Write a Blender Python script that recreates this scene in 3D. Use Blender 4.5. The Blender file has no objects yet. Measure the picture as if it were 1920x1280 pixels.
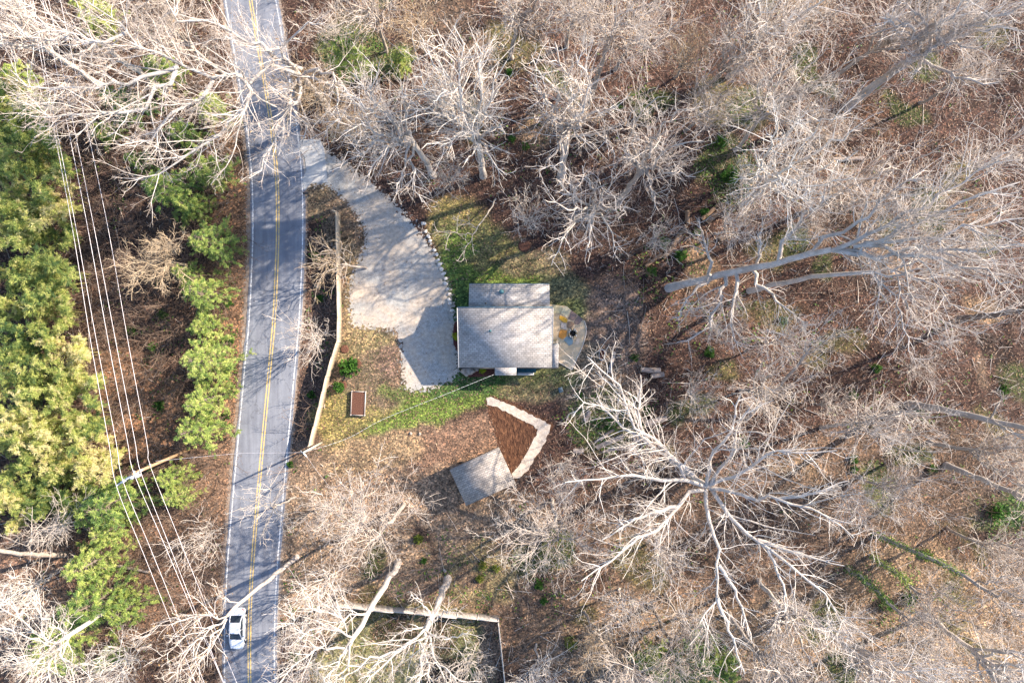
import bpy, math, random
import numpy as np
R = math.radians
C = bpy.data.collections.new('place'); bpy.context.scene.collection.children.link(C)
scn = bpy.context.scene
H = 80.0                                   # drone height in metres; 16 photo pixels per metre on the ground
# ------------------------------------------------------------------ camera, sky, sun, exposure
cam = bpy.data.cameras.new('camera'); cam.sensor_width = 36; cam.lens = 24; cam.clip_end = 800; cam.clip_start = 1
co = bpy.data.objects.new('camera', cam); co.location = (0, 0, H); C.objects.link(co); scn.camera = co
SUN_EL, SUN_AZ = 30.0, 25.0                # azimuth measured from +x towards +y
world = bpy.data.worlds.new('World'); scn.world = world; world.use_nodes = True
nt = world.node_tree
sky = nt.nodes.new('ShaderNodeTexSky'); sky.sky_type = 'NISHITA'; sky.sun_disc = False
sky.sun_elevation = R(SUN_EL); sky.sun_rotation = R(90 - SUN_AZ)
sky.air_density = 1.0; sky.dust_density = .8; sky.ozone_density = 3.0
nt.links.new(sky.outputs[0], nt.nodes['Background'].inputs[0]); nt.nodes['Background'].inputs[1].default_value = 0.14
sl = bpy.data.lights.new('sun', 'SUN'); sl.energy = 5.0; sl.angle = R(0.7); sl.color = (1.0, 0.87, 0.71)
so = bpy.data.objects.new('sun', sl); C.objects.link(so)
so.rotation_euler = (R(90 - SUN_EL), 0, R(90 + SUN_AZ)); so.location = (60, 30, 60)
vs = scn.view_settings; vs.view_transform = 'Standard'; vs.look = 'None'; vs.exposure = 1.45; vs.gamma = 1
scn.cycles.max_bounces = 5; scn.cycles.diffuse_bounces = 3; scn.cycles.transparent_max_bounces = 8

# ------------------------------------------------------------------ helpers
def W(px, py, h=0.0):
    s = (H - h) / 1280.0
    return ((px - 960) * s, (640 - py) * s, h)
def Wl(pts, h=0.0): return [W(p[0], p[1], p[2] if len(p) > 2 else h) for p in pts]
def tag(o, label=None, cat=None, group=None, kind=None):
    if label: o['label'] = label
    if cat: o['category'] = cat
    if group: o['group'] = group
    if kind: o['kind'] = kind
    return o
def empty(name, loc, label, cat, group=None, rz=0):
    o = bpy.data.objects.new(name, None); C.objects.link(o); o.location = loc; o.rotation_euler = (0, 0, rz)
    o.empty_display_size = 0.3
    return tag(o, label, cat, group)
def children_of(o): return [c for c in C.objects if c.parent == o]
PCH = {}
def copy_tree(root, kids, loc, rz=0, sc=1.0, label=None, rx=0, ry=0, group=None):
    r = root.copy(); C.objects.link(r); r.location = loc; r.rotation_euler = (rx, ry, rz); r.scale = (sc, sc, sc)
    if label: r['label'] = label
    if group: r['group'] = group
    for k in kids:
        c = k.copy(); C.objects.link(c); c.parent = r
    return r
ORD = ['first','second','third','fourth','fifth','sixth','seventh','eighth','ninth','tenth','eleventh','twelfth','thirteenth','fourteenth','fifteenth','sixteenth','seventeenth','eighteenth']

def gz(x, y):
    """ground height: flat yard and road, rolling woods"""
    x = np.asarray(x, float); y = np.asarray(y, float)
    px = 960 + x * 16; py = 640 - y * 16
    def sm(v, a, b): return np.clip((v - a) / (b - a), 0, 1)
    d1 = np.maximum(sm(px, 1150, 1400), sm(-py, -300, -120) * sm(px, 640, 800))
    d2 = sm(-px, -400, -300); d3 = sm(py, 960, 1150) * sm(px, 600, 760)
    m = np.clip(np.maximum(np.maximum(d1, d2), d3), 0, 1)
    n = (np.sin(x * .13 + 1.3) * np.cos(y * .17 + .4) * .5 + np.sin(x * .31 + y * .23) * .22 + np.sin(x * .9 + 2) * np.sin(y * .8) * .07)
    return m * (n * .9)

class Mesh:
    def __init__(s): s.v = []; s.f = []; s.m = []; s.t = []; s.n = 0; s.hast = False
    def add(s, verts, faces, mat=0, tint=None):
        verts = np.asarray(verts, np.float32).reshape(-1, 3)
        faces = np.asarray(faces, np.int64)
        s.v.append(verts); s.f.append(faces + s.n); s.m.append(np.full(len(faces), mat, np.int32))
        if tint is None: tint = np.full((len(verts),), .5, np.float32)
        else: s.hast = True
        s.t.append(np.asarray(tint, np.float32)); s.n += len(verts)
        return s
    def poly(s, verts, mat=0):
        s.add(verts, [list(range(len(verts)))], mat); return s
    def box(s, c, size, rz=0, mat=0, taper=1.0):
        x, y, z = [q / 2 for q in size]
        p = np.array([[-x,-y,-z],[x,-y,-z],[x,y,-z],[-x,y,-z],[-x*taper,-y*taper,z],[x*taper,-y*taper,z],[x*taper,y*taper,z],[-x*taper,y*taper,z]])
        ca, sa = math.cos(rz), math.sin(rz)
        p = np.stack([p[:,0]*ca - p[:,1]*sa, p[:,0]*sa + p[:,1]*ca, p[:,2]], 1) + np.array(c)
        s.add(p, [[0,3,2,1],[4,5,6,7],[0,1,5,4],[1,2,6,5],[2,3,7,6],[3,0,4,7]], mat); return s
    def hexa(s, p8, mat=0):
        s.add(p8, [[0,3,2,1],[4,5,6,7],[0,1,5,4],[1,2,6,5],[2,3,7,6],[3,0,4,7]], mat); return s
    def prism(s, poly, z0, z1, mat=0):
        n = len(poly); v = [(p[0], p[1], z0) for p in poly] + [(p[0], p[1], z1) for p in poly]
        s.add(v, [[i, (i+1) % n, (i+1) % n + n, i + n] for i in range(n)], mat)
        s.add(v[n:], [list(range(n))], mat); return s
    def tubes(s, P, Rr, sides=3, mat=0, tint=None, cap=False):
        P = np.asarray(P, float); Rr = np.asarray(Rr, float)
        if P.ndim == 2: P = P[None]; Rr = Rr[None] if Rr.ndim == 1 else Rr
        N, K = P.shape[:2]
        if Rr.shape != (N, K): Rr = np.broadcast_to(Rr, (N, K))
        T = np.gradient(P, axis=1); T /= np.linalg.norm(T, axis=2, keepdims=True) + 1e-9
        md = P[:, -1] - P[:, 0]; ax = np.argmin(np.abs(md), axis=1)
        ref = np.eye(3)[ax][:, None, :]
        U = np.cross(T, np.broadcast_to(ref, T.shape)); U /= np.linalg.norm(U, axis=2, keepdims=True) + 1e-9
        V = np.cross(T, U)
        a = np.arange(sides) * 2 * np.pi / sides
        ring = P[:, :, None, :] + Rr[:, :, None, None] * (np.cos(a)[None, None, :, None] * U[:, :, None, :] + np.sin(a)[None, None, :, None] * V[:, :, None, :])
        verts = ring.reshape(-1, 3)
        n, k, j = np.meshgrid(np.arange(N), np.arange(K - 1), np.arange(sides), indexing='ij')
        b = (n * K + k) * sides; j2 = (j + 1) % sides
        faces = np.stack([b + j, b + j2, b + sides + j2, b + sides + j], -1).reshape(-1, 4)
        tt = None if tint is None else np.repeat(np.asarray(tint), K * sides)
        s.add(verts, faces, mat, tt)
        if cap:
            base = s.n - len(verts)
            for q in range(N):
                for kk in (0, K - 1):
                    ring_i = np.arange(sides) + (q * K + kk) * sides
                    if kk == 0: ring_i = ring_i[::-1]
                    s.f.append(np.array([ring_i + base])); s.m.append(np.full(1, mat, np.int32))
        return s
    def cyl(s, p0, p1, r0, r1=None, sides=10, mat=0):
        r1 = r0 if r1 is None else r1
        return s.tubes(np.array([[p0, p1]]), np.array([[r0, r1]]), sides, mat, cap=True)
    def blob(s, c, r, rng, mat=0, n=2, rough=.18):
        import bmesh
        bm = bmesh.new(); bmesh.ops.create_icosphere(bm, subdivisions=n, radius=1)
        v = np.array([q.co[:] for q in bm.verts]); f = np.array([[w.index for w in q.verts] for q in bm.faces]); bm.free()
        ph = rng.random(6) * 6.28
        k = 1 + rough * (np.sin(v[:,0]*2.3+ph[0])*np.cos(v[:,1]*2.7+ph[1]) + .6*np.sin(v[:,2]*3.9+ph[2]+v[:,0]*3.1)) + rough * .35 * (rng.random(len(v)) - .5)
        s.add(v * k[:, None] * np.array(r) + np.array(c), f, mat); return s
    def build(s, name, mats, parent=None, smooth=False, loc=None):
        me = bpy.data.meshes.new(name)
        v = np.concatenate(s.v)
        tot = []; idx = []; mi = []
        for f, m in zip(s.f, s.m):
            tot.append(np.full(len(f), f.shape[1], np.int32)); idx.append(f.reshape(-1)); mi.append(m)
        tot = np.concatenate(tot); idx = np.concatenate(idx).astype(np.int32); mi = np.concatenate(mi)
        me.vertices.add(len(v)); me.vertices.foreach_set('co', v.reshape(-1))
        me.loops.add(len(idx)); me.loops.foreach_set('vertex_index', idx)
        me.polygons.add(len(tot)); st = np.zeros(len(tot), np.int32); st[1:] = np.cumsum(tot)[:-1]
        me.polygons.foreach_set('loop_start', st); me.polygons.foreach_set('loop_total', tot)
        if not isinstance(mats, (list, tuple)): mats = [mats]
        for q in mats: me.materials.append(q)
        me.polygons.foreach_set('material_index', mi)
        if smooth: me.polygons.foreach_set('use_smooth', np.ones(len(tot), bool))
        if s.hast:
            t = np.concatenate(s.t); a = me.attributes.new('tint', 'FLOAT', 'POINT'); a.data.foreach_set('value', t)
        me.update(calc_edges=True)
        o = bpy.data.objects.new(name, me); C.objects.link(o)
        if parent: o.parent = parent
        if loc is not None: o.location = loc
        return o

# ------------------------------------------------------------------ materials
def rgb(c): return (c[0], c[1], c[2], 1)
class Mat:
    def __init__(s, name, rough=.85):
        s.m = bpy.data.materials.new(name); s.m.use_nodes = True; s.n = s.m.node_tree.nodes; s.l = s.m.node_tree.links
        s.b = s.n['Principled BSDF']; s.b.inputs['Roughness'].default_value = rough
        s.b.inputs['Specular IOR Level'].default_value = .25
    def node(s, t, **k):
        n = s.n.new(t)
        for a, v in k.items(): setattr(n, a, v)
        return n
    def coord(s, scale=(1,1,1), rz=0, world=False):
        if world: tc = s.node('ShaderNodeNewGeometry'); out = tc.outputs['Position']
        else: tc = s.node('ShaderNodeTexCoord'); out = tc.outputs['Object']
        mp = s.node('ShaderNodeMapping'); mp.inputs['Scale'].default_value = scale; mp.inputs['Rotation'].default_value = (0, 0, rz)
        s.l.new(out, mp.inputs[0]); return mp.outputs[0]
    def noise(s, scale, detail=4, vec=None, rough=.6):
        n = s.node('ShaderNodeTexNoise'); n.inputs['Scale'].default_value = scale; n.inputs['Detail'].default_value = detail; n.inputs['Roughness'].default_value = rough
        s.l.new(vec if vec is not None else s.coord(), n.inputs['Vector']); return n.outputs['Fac']
    def ramp(s, fac, stops, interp='LINEAR'):
        r = s.node('ShaderNodeValToRGB'); e = r.color_ramp.elements; r.color_ramp.interpolation = interp
        while len(e) < len(stops): e.new(.5)
        for i, (p, c) in enumerate(stops): e[i].position = p; e[i].color = rgb(c) if len(c) == 3 else c
        s.l.new(fac, r.inputs[0]); return r.outputs[0]
    def mix(s, fac, a, b, mode='MIX'):
        m = s.node('ShaderNodeMix', data_type='RGBA', blend_type=mode)
        for inp, v in ((0, fac), (6, a), (7, b)):
            if isinstance(v, (int, float)): m.inputs[inp].default_value = v
            elif isinstance(v, (tuple, list)): m.inputs[inp].default_value = rgb(v)
            else: s.l.new(v, m.inputs[inp])
        return m.outputs[2]
    def math(s, op, a, b=0.0):
        m = s.node('ShaderNodeMath', operation=op)
        for i, v in enumerate((a, b)):
            if isinstance(v, (int, float)): m.inputs[i].default_value = v
            else: s.l.new(v, m.inputs[i])
        return m.outputs[0]
    def attr(s, name): a = s.node('ShaderNodeAttribute', attribute_name=name); return a
    def color(s, c):
        if isinstance(c, (tuple, list)): s.b.inputs['Base Color'].default_value = rgb(c)
        else: s.l.new(c, s.b.inputs['Base Color'])
        return s
    def bump(s, h, strength=.5, dist=.05):
        b = s.node('ShaderNodeBump'); b.inputs['Strength'].default_value = strength; b.inputs['Distance'].default_value = dist
        s.l.new(h, b.inputs['Height']); s.l.new(b.outputs[0], s.b.inputs['Normal']); return s

def plain(name, c, rough=.8, scale=3, var=.25, metal=0, bump=0.0, fine=None):
    m = Mat(name, rough); n = m.noise(scale, 5)
    a = tuple(x * (1 - var) for x in c); b = tuple(min(1, x * (1 + var)) for x in c)
    m.color(m.ramp(n, [(.3, a), (.7, b)])); m.b.inputs['Metallic'].default_value = metal
    if bump: m.bump(m.noise(scale * 6, 4), bump)
    return m.m

def bark_mat(name, light, dark):
    m = Mat(name, .9)
    n1 = m.noise(1.2, 5, m.coord((1, 1, .3))); n2 = m.noise(14, 4, m.coord((1, 1, .25)))
    oi = m.node('ShaderNodeObjectInfo')
    c = m.mix(m.ramp(n1, [(.38, (0,0,0)), (.62, (1,1,1))]), dark, light)
    c = m.mix(m.math('MULTIPLY', m.ramp(n2, [(.4, (0,0,0)), (.65, (1,1,1))]), .6), c, tuple(x * .5 for x in dark))
    c = m.mix(.35, c, m.ramp(oi.outputs['Random'], [(0, tuple(x*.75 for x in light)), (.5, (light[0]*1.05, light[1]*.93, light[2]*.88)), (1, (min(1,light[0]*1.1), min(1,light[1]*1.1), min(1,light[2]*1.08)))]))
    m.color(c); m.bump(n2, .9, .06); return m.m
def twig_mat(name, light, dark):
    m = Mat(name, .85)
    n1 = m.noise(.7, 2); oi = m.node('ShaderNodeObjectInfo')
    c = m.mix(m.ramp(n1, [(.35, (0,0,0)), (.65, (1,1,1))]), dark, light)
    c = m.mix(.3, c, m.ramp(oi.outputs['Random'], [(0, (light[0]*.75, light[1]*.7, light[2]*.7)), (1, light)]))
    m.color(c); return m.m
def leaf_mat(name, stops, trans=.35, ov=0.0):
    m = Mat(name, .6)
    a = m.attr('tint'); n = m.noise(.55, 3); oi = m.node('ShaderNodeObjectInfo')
    f = m.math('ADD', m.math('MULTIPLY', a.outputs['Fac'], .5), m.math('MULTIPLY', n, .5)); f = m.math('ADD', f, m.math('MULTIPLY', m.math('SUBTRACT', oi.outputs['Random'], .5), ov))
    col = m.ramp(f, stops); m.color(col)
    t = m.node('ShaderNodeBsdfTranslucent'); m.l.new(col, t.inputs[0])
    mx = m.node('ShaderNodeMixShader'); mx.inputs[0].default_value = trans
    m.l.new(m.b.outputs[0], mx.inputs[1]); m.l.new(t.outputs[0], mx.inputs[2])
    m.l.new(mx.outputs[0], m.n['Material Output'].inputs[0]); return m.m

BARK = bark_mat('pale bark', (.46, .41, .36), (.25, .215, .185))
BARKD = bark_mat('brown bark', (.26, .215, .18), (.13, .10, .08))
BARKW = bark_mat('white bark', (.66, .60, .54), (.30, .265, .23))
TWIG = twig_mat('pale twigs', (.68, .60, .52), (.38, .31, .26))
TWIGW = twig_mat('white twigs', (.84, .78, .71), (.62, .54, .47))
TWIGT = twig_mat('tan twigs', (.56, .44, .30), (.38, .28, .19))
BRUSH = twig_mat('brush', (.25, .18, .135), (.12, .08, .06))
DEADLEAF = leaf_mat('dry leaves', [(.2, (.20, .10, .05)), (.5, (.42, .25, .10)), (.8, (.55, .40, .20))], .25)
BAMBOO = leaf_mat('bamboo leaves', [(.15, (.08, .15, .06)), (.32, (.26, .34, .09)), (.48, (.54, .56, .16)), (.7, (.76, .66, .36))], .45, .4)
NEEDLE = leaf_mat('evergreen needles', [(.15, (.06, .13, .05)), (.35, (.20, .30, .08)), (.55, (.42, .50, .13)), (.8, (.64, .62, .24))], .35, .35)
SHRUB = leaf_mat('shrub leaves', [(.2, (.02, .06, .015)), (.5, (.06, .16, .02)), (.9, (.16, .30, .05))], .3)
YELLOW = leaf_mat('yellow leaves', [(.2, (.25, .30, .01)), (.9, (.55, .60, .03))], .3)
CULM = plain('bamboo culm', (.30, .27, .10), .5)
# ------------------------------------------------------------------ THE SETTING: ground
def vnoise(x, y, sc, seed=0):
    rs = np.random.RandomState(seed); g = rs.rand(64, 64)
    u = x * sc; v = y * sc; i = np.floor(u).astype(int); j = np.floor(v).astype(int); fu = u - i; fv = v - j
    fu = fu * fu * (3 - 2 * fu); fv = fv * fv * (3 - 2 * fv)
    a = g[i % 64, j % 64]; b = g[(i + 1) % 64, j % 64]; c = g[i % 64, (j + 1) % 64]; d = g[(i + 1) % 64, (j + 1) % 64]
    return (a * (1 - fu) + b * fu) * (1 - fv) + (c * (1 - fu) + d * fu) * fv
def fbm(x, y, sc, seed=0): return (vnoise(x, y, sc, seed) + .5 * vnoise(x, y, sc * 2.1, seed + 1) + .25 * vnoise(x, y, sc * 4.3, seed + 2)) / 1.75
# colour of the litter / grass zones: (px, py, rx, ry, rot deg, rgb, soft)
LITTER = (0.085, 0.053, 0.044); DUFF = (0.172, 0.125, 0.108); TAN = (0.330, 0.240, 0.165); RUST = (0.313, 0.197, 0.129); GREEN = (0.165, 0.235, 0.065); YGRASS = (0.300, 0.260, 0.120)
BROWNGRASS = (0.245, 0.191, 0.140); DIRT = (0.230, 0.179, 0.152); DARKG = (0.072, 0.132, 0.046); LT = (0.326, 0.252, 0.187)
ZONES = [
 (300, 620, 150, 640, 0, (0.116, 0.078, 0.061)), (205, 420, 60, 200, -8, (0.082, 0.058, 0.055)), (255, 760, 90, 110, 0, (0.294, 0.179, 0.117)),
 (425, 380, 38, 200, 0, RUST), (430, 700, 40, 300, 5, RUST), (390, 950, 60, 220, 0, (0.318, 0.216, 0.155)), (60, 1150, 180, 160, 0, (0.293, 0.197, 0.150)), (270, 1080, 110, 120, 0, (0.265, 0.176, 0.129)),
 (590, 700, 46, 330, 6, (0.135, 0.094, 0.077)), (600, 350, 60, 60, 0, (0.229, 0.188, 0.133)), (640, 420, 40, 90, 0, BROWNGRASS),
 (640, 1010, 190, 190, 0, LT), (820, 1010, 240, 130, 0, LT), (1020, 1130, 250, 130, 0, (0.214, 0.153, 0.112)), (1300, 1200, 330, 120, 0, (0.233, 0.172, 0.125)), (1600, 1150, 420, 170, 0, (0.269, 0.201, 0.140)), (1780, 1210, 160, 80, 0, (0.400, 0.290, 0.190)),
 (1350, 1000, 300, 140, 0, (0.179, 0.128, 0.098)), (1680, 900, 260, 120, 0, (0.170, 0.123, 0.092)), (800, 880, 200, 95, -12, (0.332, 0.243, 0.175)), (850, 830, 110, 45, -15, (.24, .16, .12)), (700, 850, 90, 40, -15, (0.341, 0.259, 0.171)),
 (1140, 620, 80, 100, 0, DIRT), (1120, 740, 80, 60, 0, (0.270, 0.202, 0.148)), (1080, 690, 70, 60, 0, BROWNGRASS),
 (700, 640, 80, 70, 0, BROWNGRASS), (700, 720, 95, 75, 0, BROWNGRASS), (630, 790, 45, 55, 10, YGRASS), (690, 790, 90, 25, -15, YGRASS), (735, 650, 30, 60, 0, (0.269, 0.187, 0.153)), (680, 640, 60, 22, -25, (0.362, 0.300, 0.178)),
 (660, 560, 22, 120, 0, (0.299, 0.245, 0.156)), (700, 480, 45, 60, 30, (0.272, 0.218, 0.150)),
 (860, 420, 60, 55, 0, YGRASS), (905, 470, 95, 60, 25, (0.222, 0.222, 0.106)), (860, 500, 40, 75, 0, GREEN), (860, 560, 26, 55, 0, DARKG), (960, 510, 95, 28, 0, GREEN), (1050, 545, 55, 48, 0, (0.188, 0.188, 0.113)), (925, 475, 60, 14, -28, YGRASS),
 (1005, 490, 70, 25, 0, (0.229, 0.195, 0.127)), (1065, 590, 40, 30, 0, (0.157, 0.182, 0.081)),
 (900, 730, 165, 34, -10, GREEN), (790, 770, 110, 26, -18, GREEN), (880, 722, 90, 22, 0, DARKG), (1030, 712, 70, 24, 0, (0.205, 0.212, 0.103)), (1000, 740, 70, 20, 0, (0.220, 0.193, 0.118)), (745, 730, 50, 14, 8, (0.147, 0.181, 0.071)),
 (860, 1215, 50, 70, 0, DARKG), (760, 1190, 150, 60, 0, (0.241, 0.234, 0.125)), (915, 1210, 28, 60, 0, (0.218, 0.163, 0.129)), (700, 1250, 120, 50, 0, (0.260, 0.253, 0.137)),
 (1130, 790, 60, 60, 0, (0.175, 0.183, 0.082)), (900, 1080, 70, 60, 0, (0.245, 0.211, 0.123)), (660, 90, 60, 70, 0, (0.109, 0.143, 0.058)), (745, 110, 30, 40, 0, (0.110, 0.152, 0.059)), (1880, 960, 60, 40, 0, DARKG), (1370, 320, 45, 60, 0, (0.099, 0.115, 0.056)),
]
_r = random.Random(12)
for _k in range(150):
    _x, _y = _r.uniform(640, 1940), _r.uniform(-20, 1300)
    if 700 < _x < 1180 and 330 < _y < 980: continue
    _c = _r.choice([(.20,.15,.115), (.26,.19,.13), (.055,.038,.03), (.08,.10,.04), (.07,.09,.035), (.13,.12,.06), (.12,.075,.055), (.05,.035,.03)])
    ZONES.append((_x, _y, _r.uniform(18, 60), _r.uniform(15, 45), _r.uniform(0, 90), _c))
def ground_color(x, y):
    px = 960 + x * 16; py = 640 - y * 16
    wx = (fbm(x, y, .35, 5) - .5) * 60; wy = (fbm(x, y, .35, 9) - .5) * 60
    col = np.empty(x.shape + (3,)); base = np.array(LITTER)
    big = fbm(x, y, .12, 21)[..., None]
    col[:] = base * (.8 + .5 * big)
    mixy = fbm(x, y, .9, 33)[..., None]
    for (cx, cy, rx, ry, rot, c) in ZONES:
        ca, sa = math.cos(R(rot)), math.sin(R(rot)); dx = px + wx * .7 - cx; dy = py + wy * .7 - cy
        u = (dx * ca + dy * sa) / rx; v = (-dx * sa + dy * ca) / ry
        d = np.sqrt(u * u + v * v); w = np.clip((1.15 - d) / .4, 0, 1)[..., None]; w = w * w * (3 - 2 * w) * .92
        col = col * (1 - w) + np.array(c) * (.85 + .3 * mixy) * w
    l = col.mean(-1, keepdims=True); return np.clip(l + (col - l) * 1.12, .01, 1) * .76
def axis(a, b, step, far):
    inner = np.arange(a, b + step / 2, step); out = []; d = step * 2; p = b
    while p < far: p += d; out.append(p); d *= 1.35
    p = a; d = step * 2; lo = []
    while p > -far: p -= d; lo.append(p); d *= 1.35
    return np.concatenate([lo[::-1], inner, out])
gxs = axis(-66, 66, .4, 600); gys = axis(-46, 46, .4, 600)
GX, GY = np.meshgrid(gxs, gys); GZ = gz(GX, GY)
fade = np.clip((150 - np.maximum(np.abs(GX), np.abs(GY))) / 60, 0, 1); GZ = GZ * fade
GZ += (vnoise(GX, GY, 1.7, 3) - .5) * .08 * (np.abs(GZ) > 1e-6)
nx, ny = len(gxs), len(gys)
i, j = np.meshgrid(np.arange(nx - 1), np.arange(ny - 1)); b = (j * nx + i).reshape(-1)
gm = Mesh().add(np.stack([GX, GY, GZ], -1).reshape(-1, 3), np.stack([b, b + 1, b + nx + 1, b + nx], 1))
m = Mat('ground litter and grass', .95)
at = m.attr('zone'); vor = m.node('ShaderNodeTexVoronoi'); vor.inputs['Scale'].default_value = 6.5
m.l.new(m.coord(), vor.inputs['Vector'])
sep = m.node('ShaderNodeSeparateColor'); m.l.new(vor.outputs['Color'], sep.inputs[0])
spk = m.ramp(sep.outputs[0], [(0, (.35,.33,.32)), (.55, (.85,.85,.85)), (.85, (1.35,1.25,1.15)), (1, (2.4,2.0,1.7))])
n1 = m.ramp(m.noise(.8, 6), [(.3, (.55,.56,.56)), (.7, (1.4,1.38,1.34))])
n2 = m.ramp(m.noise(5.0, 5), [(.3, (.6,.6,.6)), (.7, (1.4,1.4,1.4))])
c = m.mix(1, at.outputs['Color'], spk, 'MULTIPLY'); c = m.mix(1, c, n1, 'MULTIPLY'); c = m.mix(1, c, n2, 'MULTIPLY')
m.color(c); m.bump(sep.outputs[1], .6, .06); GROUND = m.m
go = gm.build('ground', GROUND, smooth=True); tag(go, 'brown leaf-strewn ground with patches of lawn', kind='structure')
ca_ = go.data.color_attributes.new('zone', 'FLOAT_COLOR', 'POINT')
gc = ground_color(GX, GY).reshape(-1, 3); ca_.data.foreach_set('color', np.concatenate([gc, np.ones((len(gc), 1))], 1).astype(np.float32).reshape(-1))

# ------------------------------------------------------------------ sheets with ragged edges
def catmull(P, K):
    P = np.asarray(P, float)
    if len(P) == 2: t = np.linspace(0, 1, K)[:, None]; return P[0] * (1 - t) + P[1] * t
    Q = np.vstack([2 * P[0] - P[1], P, 2 * P[-1] - P[-2]])
    seg = np.linalg.norm(np.diff(P, axis=0), axis=1); cum = np.concatenate([[0], np.cumsum(seg)]) / seg.sum()
    out = []
    for s in np.linspace(0, 1, K):
        k = min(np.searchsorted(cum, s, 'right') - 1, len(P) - 2); t = (s - cum[k]) / (cum[k + 1] - cum[k] + 1e-12)
        p0, p1, p2, p3 = Q[k], Q[k + 1], Q[k + 2], Q[k + 3]
        out.append(.5 * ((2 * p1) + (-p0 + p2) * t + (2 * p0 - 5 * p1 + 4 * p2 - p3) * t * t + (-p0 + 3 * p1 - 3 * p2 + p3) * t ** 3))
    return np.array(out)
def dense(poly, step=.35, jit=.0, seed=1):
    rs = np.random.RandomState(seed); poly = np.asarray(poly, float)[:, :2]; out = []
    for a, b_ in zip(poly, np.roll(poly, -1, 0)):
        n = max(1, int(np.linalg.norm(b_ - a) / step))
        for k in range(n): out.append(a + (b_ - a) * k / n)
    out = np.array(out)
    if jit: out += (rs.rand(*out.shape) - .5) * 2 * jit
    ar = np.sum(out[:,0] * np.roll(out[:,1], -1) - np.roll(out[:,0], -1) * out[:,1])
    return out if ar > 0 else out[::-1]
def patch(name, pxpoly, z, mat, soft=.5, jit=.08, seed=1, parent=None, st=.3):
    """grid sheet clipped to an outline; the tint attribute runs 0 inside to 1 at the thin rim"""
    p = np.array([W(*q)[:2] for q in pxpoly]); x0, y0 = p.min(0) - soft - st; x1, y1 = p.max(0) + soft + st
    xs = np.arange(x0, x1, st); ys = np.arange(y0, y1, st); X, Y = np.meshgrid(xs, ys); xf, yf = X.ravel(), Y.ravel()
    A = p; B = np.roll(p, -1, 0); d = np.full(len(xf), 1e9); ins = np.zeros(len(xf), bool)
    for (ax, ay), (bx, by) in zip(A, B):
        ux, uy = bx - ax, by - ay; t = np.clip(((xf - ax) * ux + (yf - ay) * uy) / (ux * ux + uy * uy + 1e-12), 0, 1)
        d = np.minimum(d, np.hypot(xf - ax - t * ux, yf - ay - t * uy)); ins ^= ((ay > yf) != (by > yf)) & (xf < (bx - ax) * (yf - ay) / (by - ay + 1e-12) + ax)
    sd = np.where(ins, -d, d) + (fbm(xf, yf, 1.3, seed) - .5) * jit * 4
    t = np.clip(sd / soft + .5, 0, 1); n = len(xs); i, j = np.meshgrid(np.arange(n - 1), np.arange(len(ys) - 1)); b_ = (j * n + i).ravel()
    F = np.stack([b_, b_ + 1, b_ + n + 1, b_ + n], 1); F = F[(t[F] < 1).any(1)]
    me = Mesh(); me.add(np.c_[xf, yf, np.full(len(xf), z)], F, 0, t)
    return me.build(name, mat, parent)
def ragged(m, amp=3.0, sc=3.0):
    """thins the sheet out towards its rim, grain by grain"""
    e = m.attr('tint').outputs['Fac']; n = m.noise(sc, 6)
    f = m.math('GREATER_THAN', m.math('ADD', e, m.math('MULTIPLY', m.math('SUBTRACT', n, .5), 2.2)), .55)
    f = m.math('MULTIPLY', f, m.math('GREATER_THAN', e, .001))
    tr = m.node('ShaderNodeBsdfTransparent'); mx = m.node('ShaderNodeMixShader')
    m.l.new(f, mx.inputs[0]); m.l.new(m.b.outputs[0], mx.inputs[1]); m.l.new(tr.outputs[0], mx.inputs[2]); m.l.new(mx.outputs[0], m.n['Material Output'].inputs[0])
    return m

# road --------------------------------------------------------------------------------------
ROADPX = [(380,-500),(440,-200),(456,-90),(470,0),(487,100),(507,220),(519,330),(521,430),(519,500),(514,600),(505,700),(493,830),(478,1000),(471,1100),(468,1200),(469,1300),(475,1450),(500,1800)]
RC = catmull([W(*p)[:2] for p in ROADPX], 160)
RT = np.gradient(RC, axis=0); RT /= np.linalg.norm(RT, axis=1, keepdims=True); RN = np.stack([-RT[:,1], RT[:,0]], 1)   # to the east (right) when going south
if RN[80][0] < 0: RN = -RN
def strip(me, o0, o1, z, mat=0, wob=0, seed=0, a=0, b=None, z0=None):
    rs = np.random.RandomState(seed); C0 = RC[a:b]; N0 = RN[a:b]; n = len(C0)
    w0 = (rs.rand(n) - .5) * wob; w1 = (rs.rand(n) - .5) * wob
    L = C0 + N0 * (o0 + w0)[:, None]; Rr = C0 + N0 * (o1 + w1)[:, None]
    V = np.concatenate([np.c_[L, np.full(n, z if z0 is None else z0)], np.c_[Rr, np.full(n, z)]]); i = np.arange(n - 1)
    me.add(V, np.stack([i, i + 1, i + n + 1, i + n], 1), mat)
m = Mat('asphalt', .8)
n = m.noise(.35, 4); f = m.noise(30, 3); tr_ = m.noise(1.0, 6, m.coord((1.5, .09, 1)))
c = m.ramp(n, [(.3, (.165, .175, .205)), (.7, (.235, .245, .275))]); c = m.mix(1, c, m.ramp(f, [(.3, (.8,.8,.8)), (.7, (1.2,1.2,1.2))]), 'MULTIPLY')
c = m.mix(1, c, m.ramp(tr_, [(.3, (.76,.76,.78)), (.7, (1.18,1.18,1.17))]), 'MULTIPLY')
ck = m.node('ShaderNodeTexVoronoi', feature='DISTANCE_TO_EDGE'); ck.inputs['Scale'].default_value = .22
wv = m.node('ShaderNodeMapping'); m.l.new(m.coord(), wv.inputs[0])
wn = m.node('ShaderNodeTexNoise'); wn.inputs['Scale'].default_value = 1.5; m.l.new(m.coord(), wn.inputs['Vector'])
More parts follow.
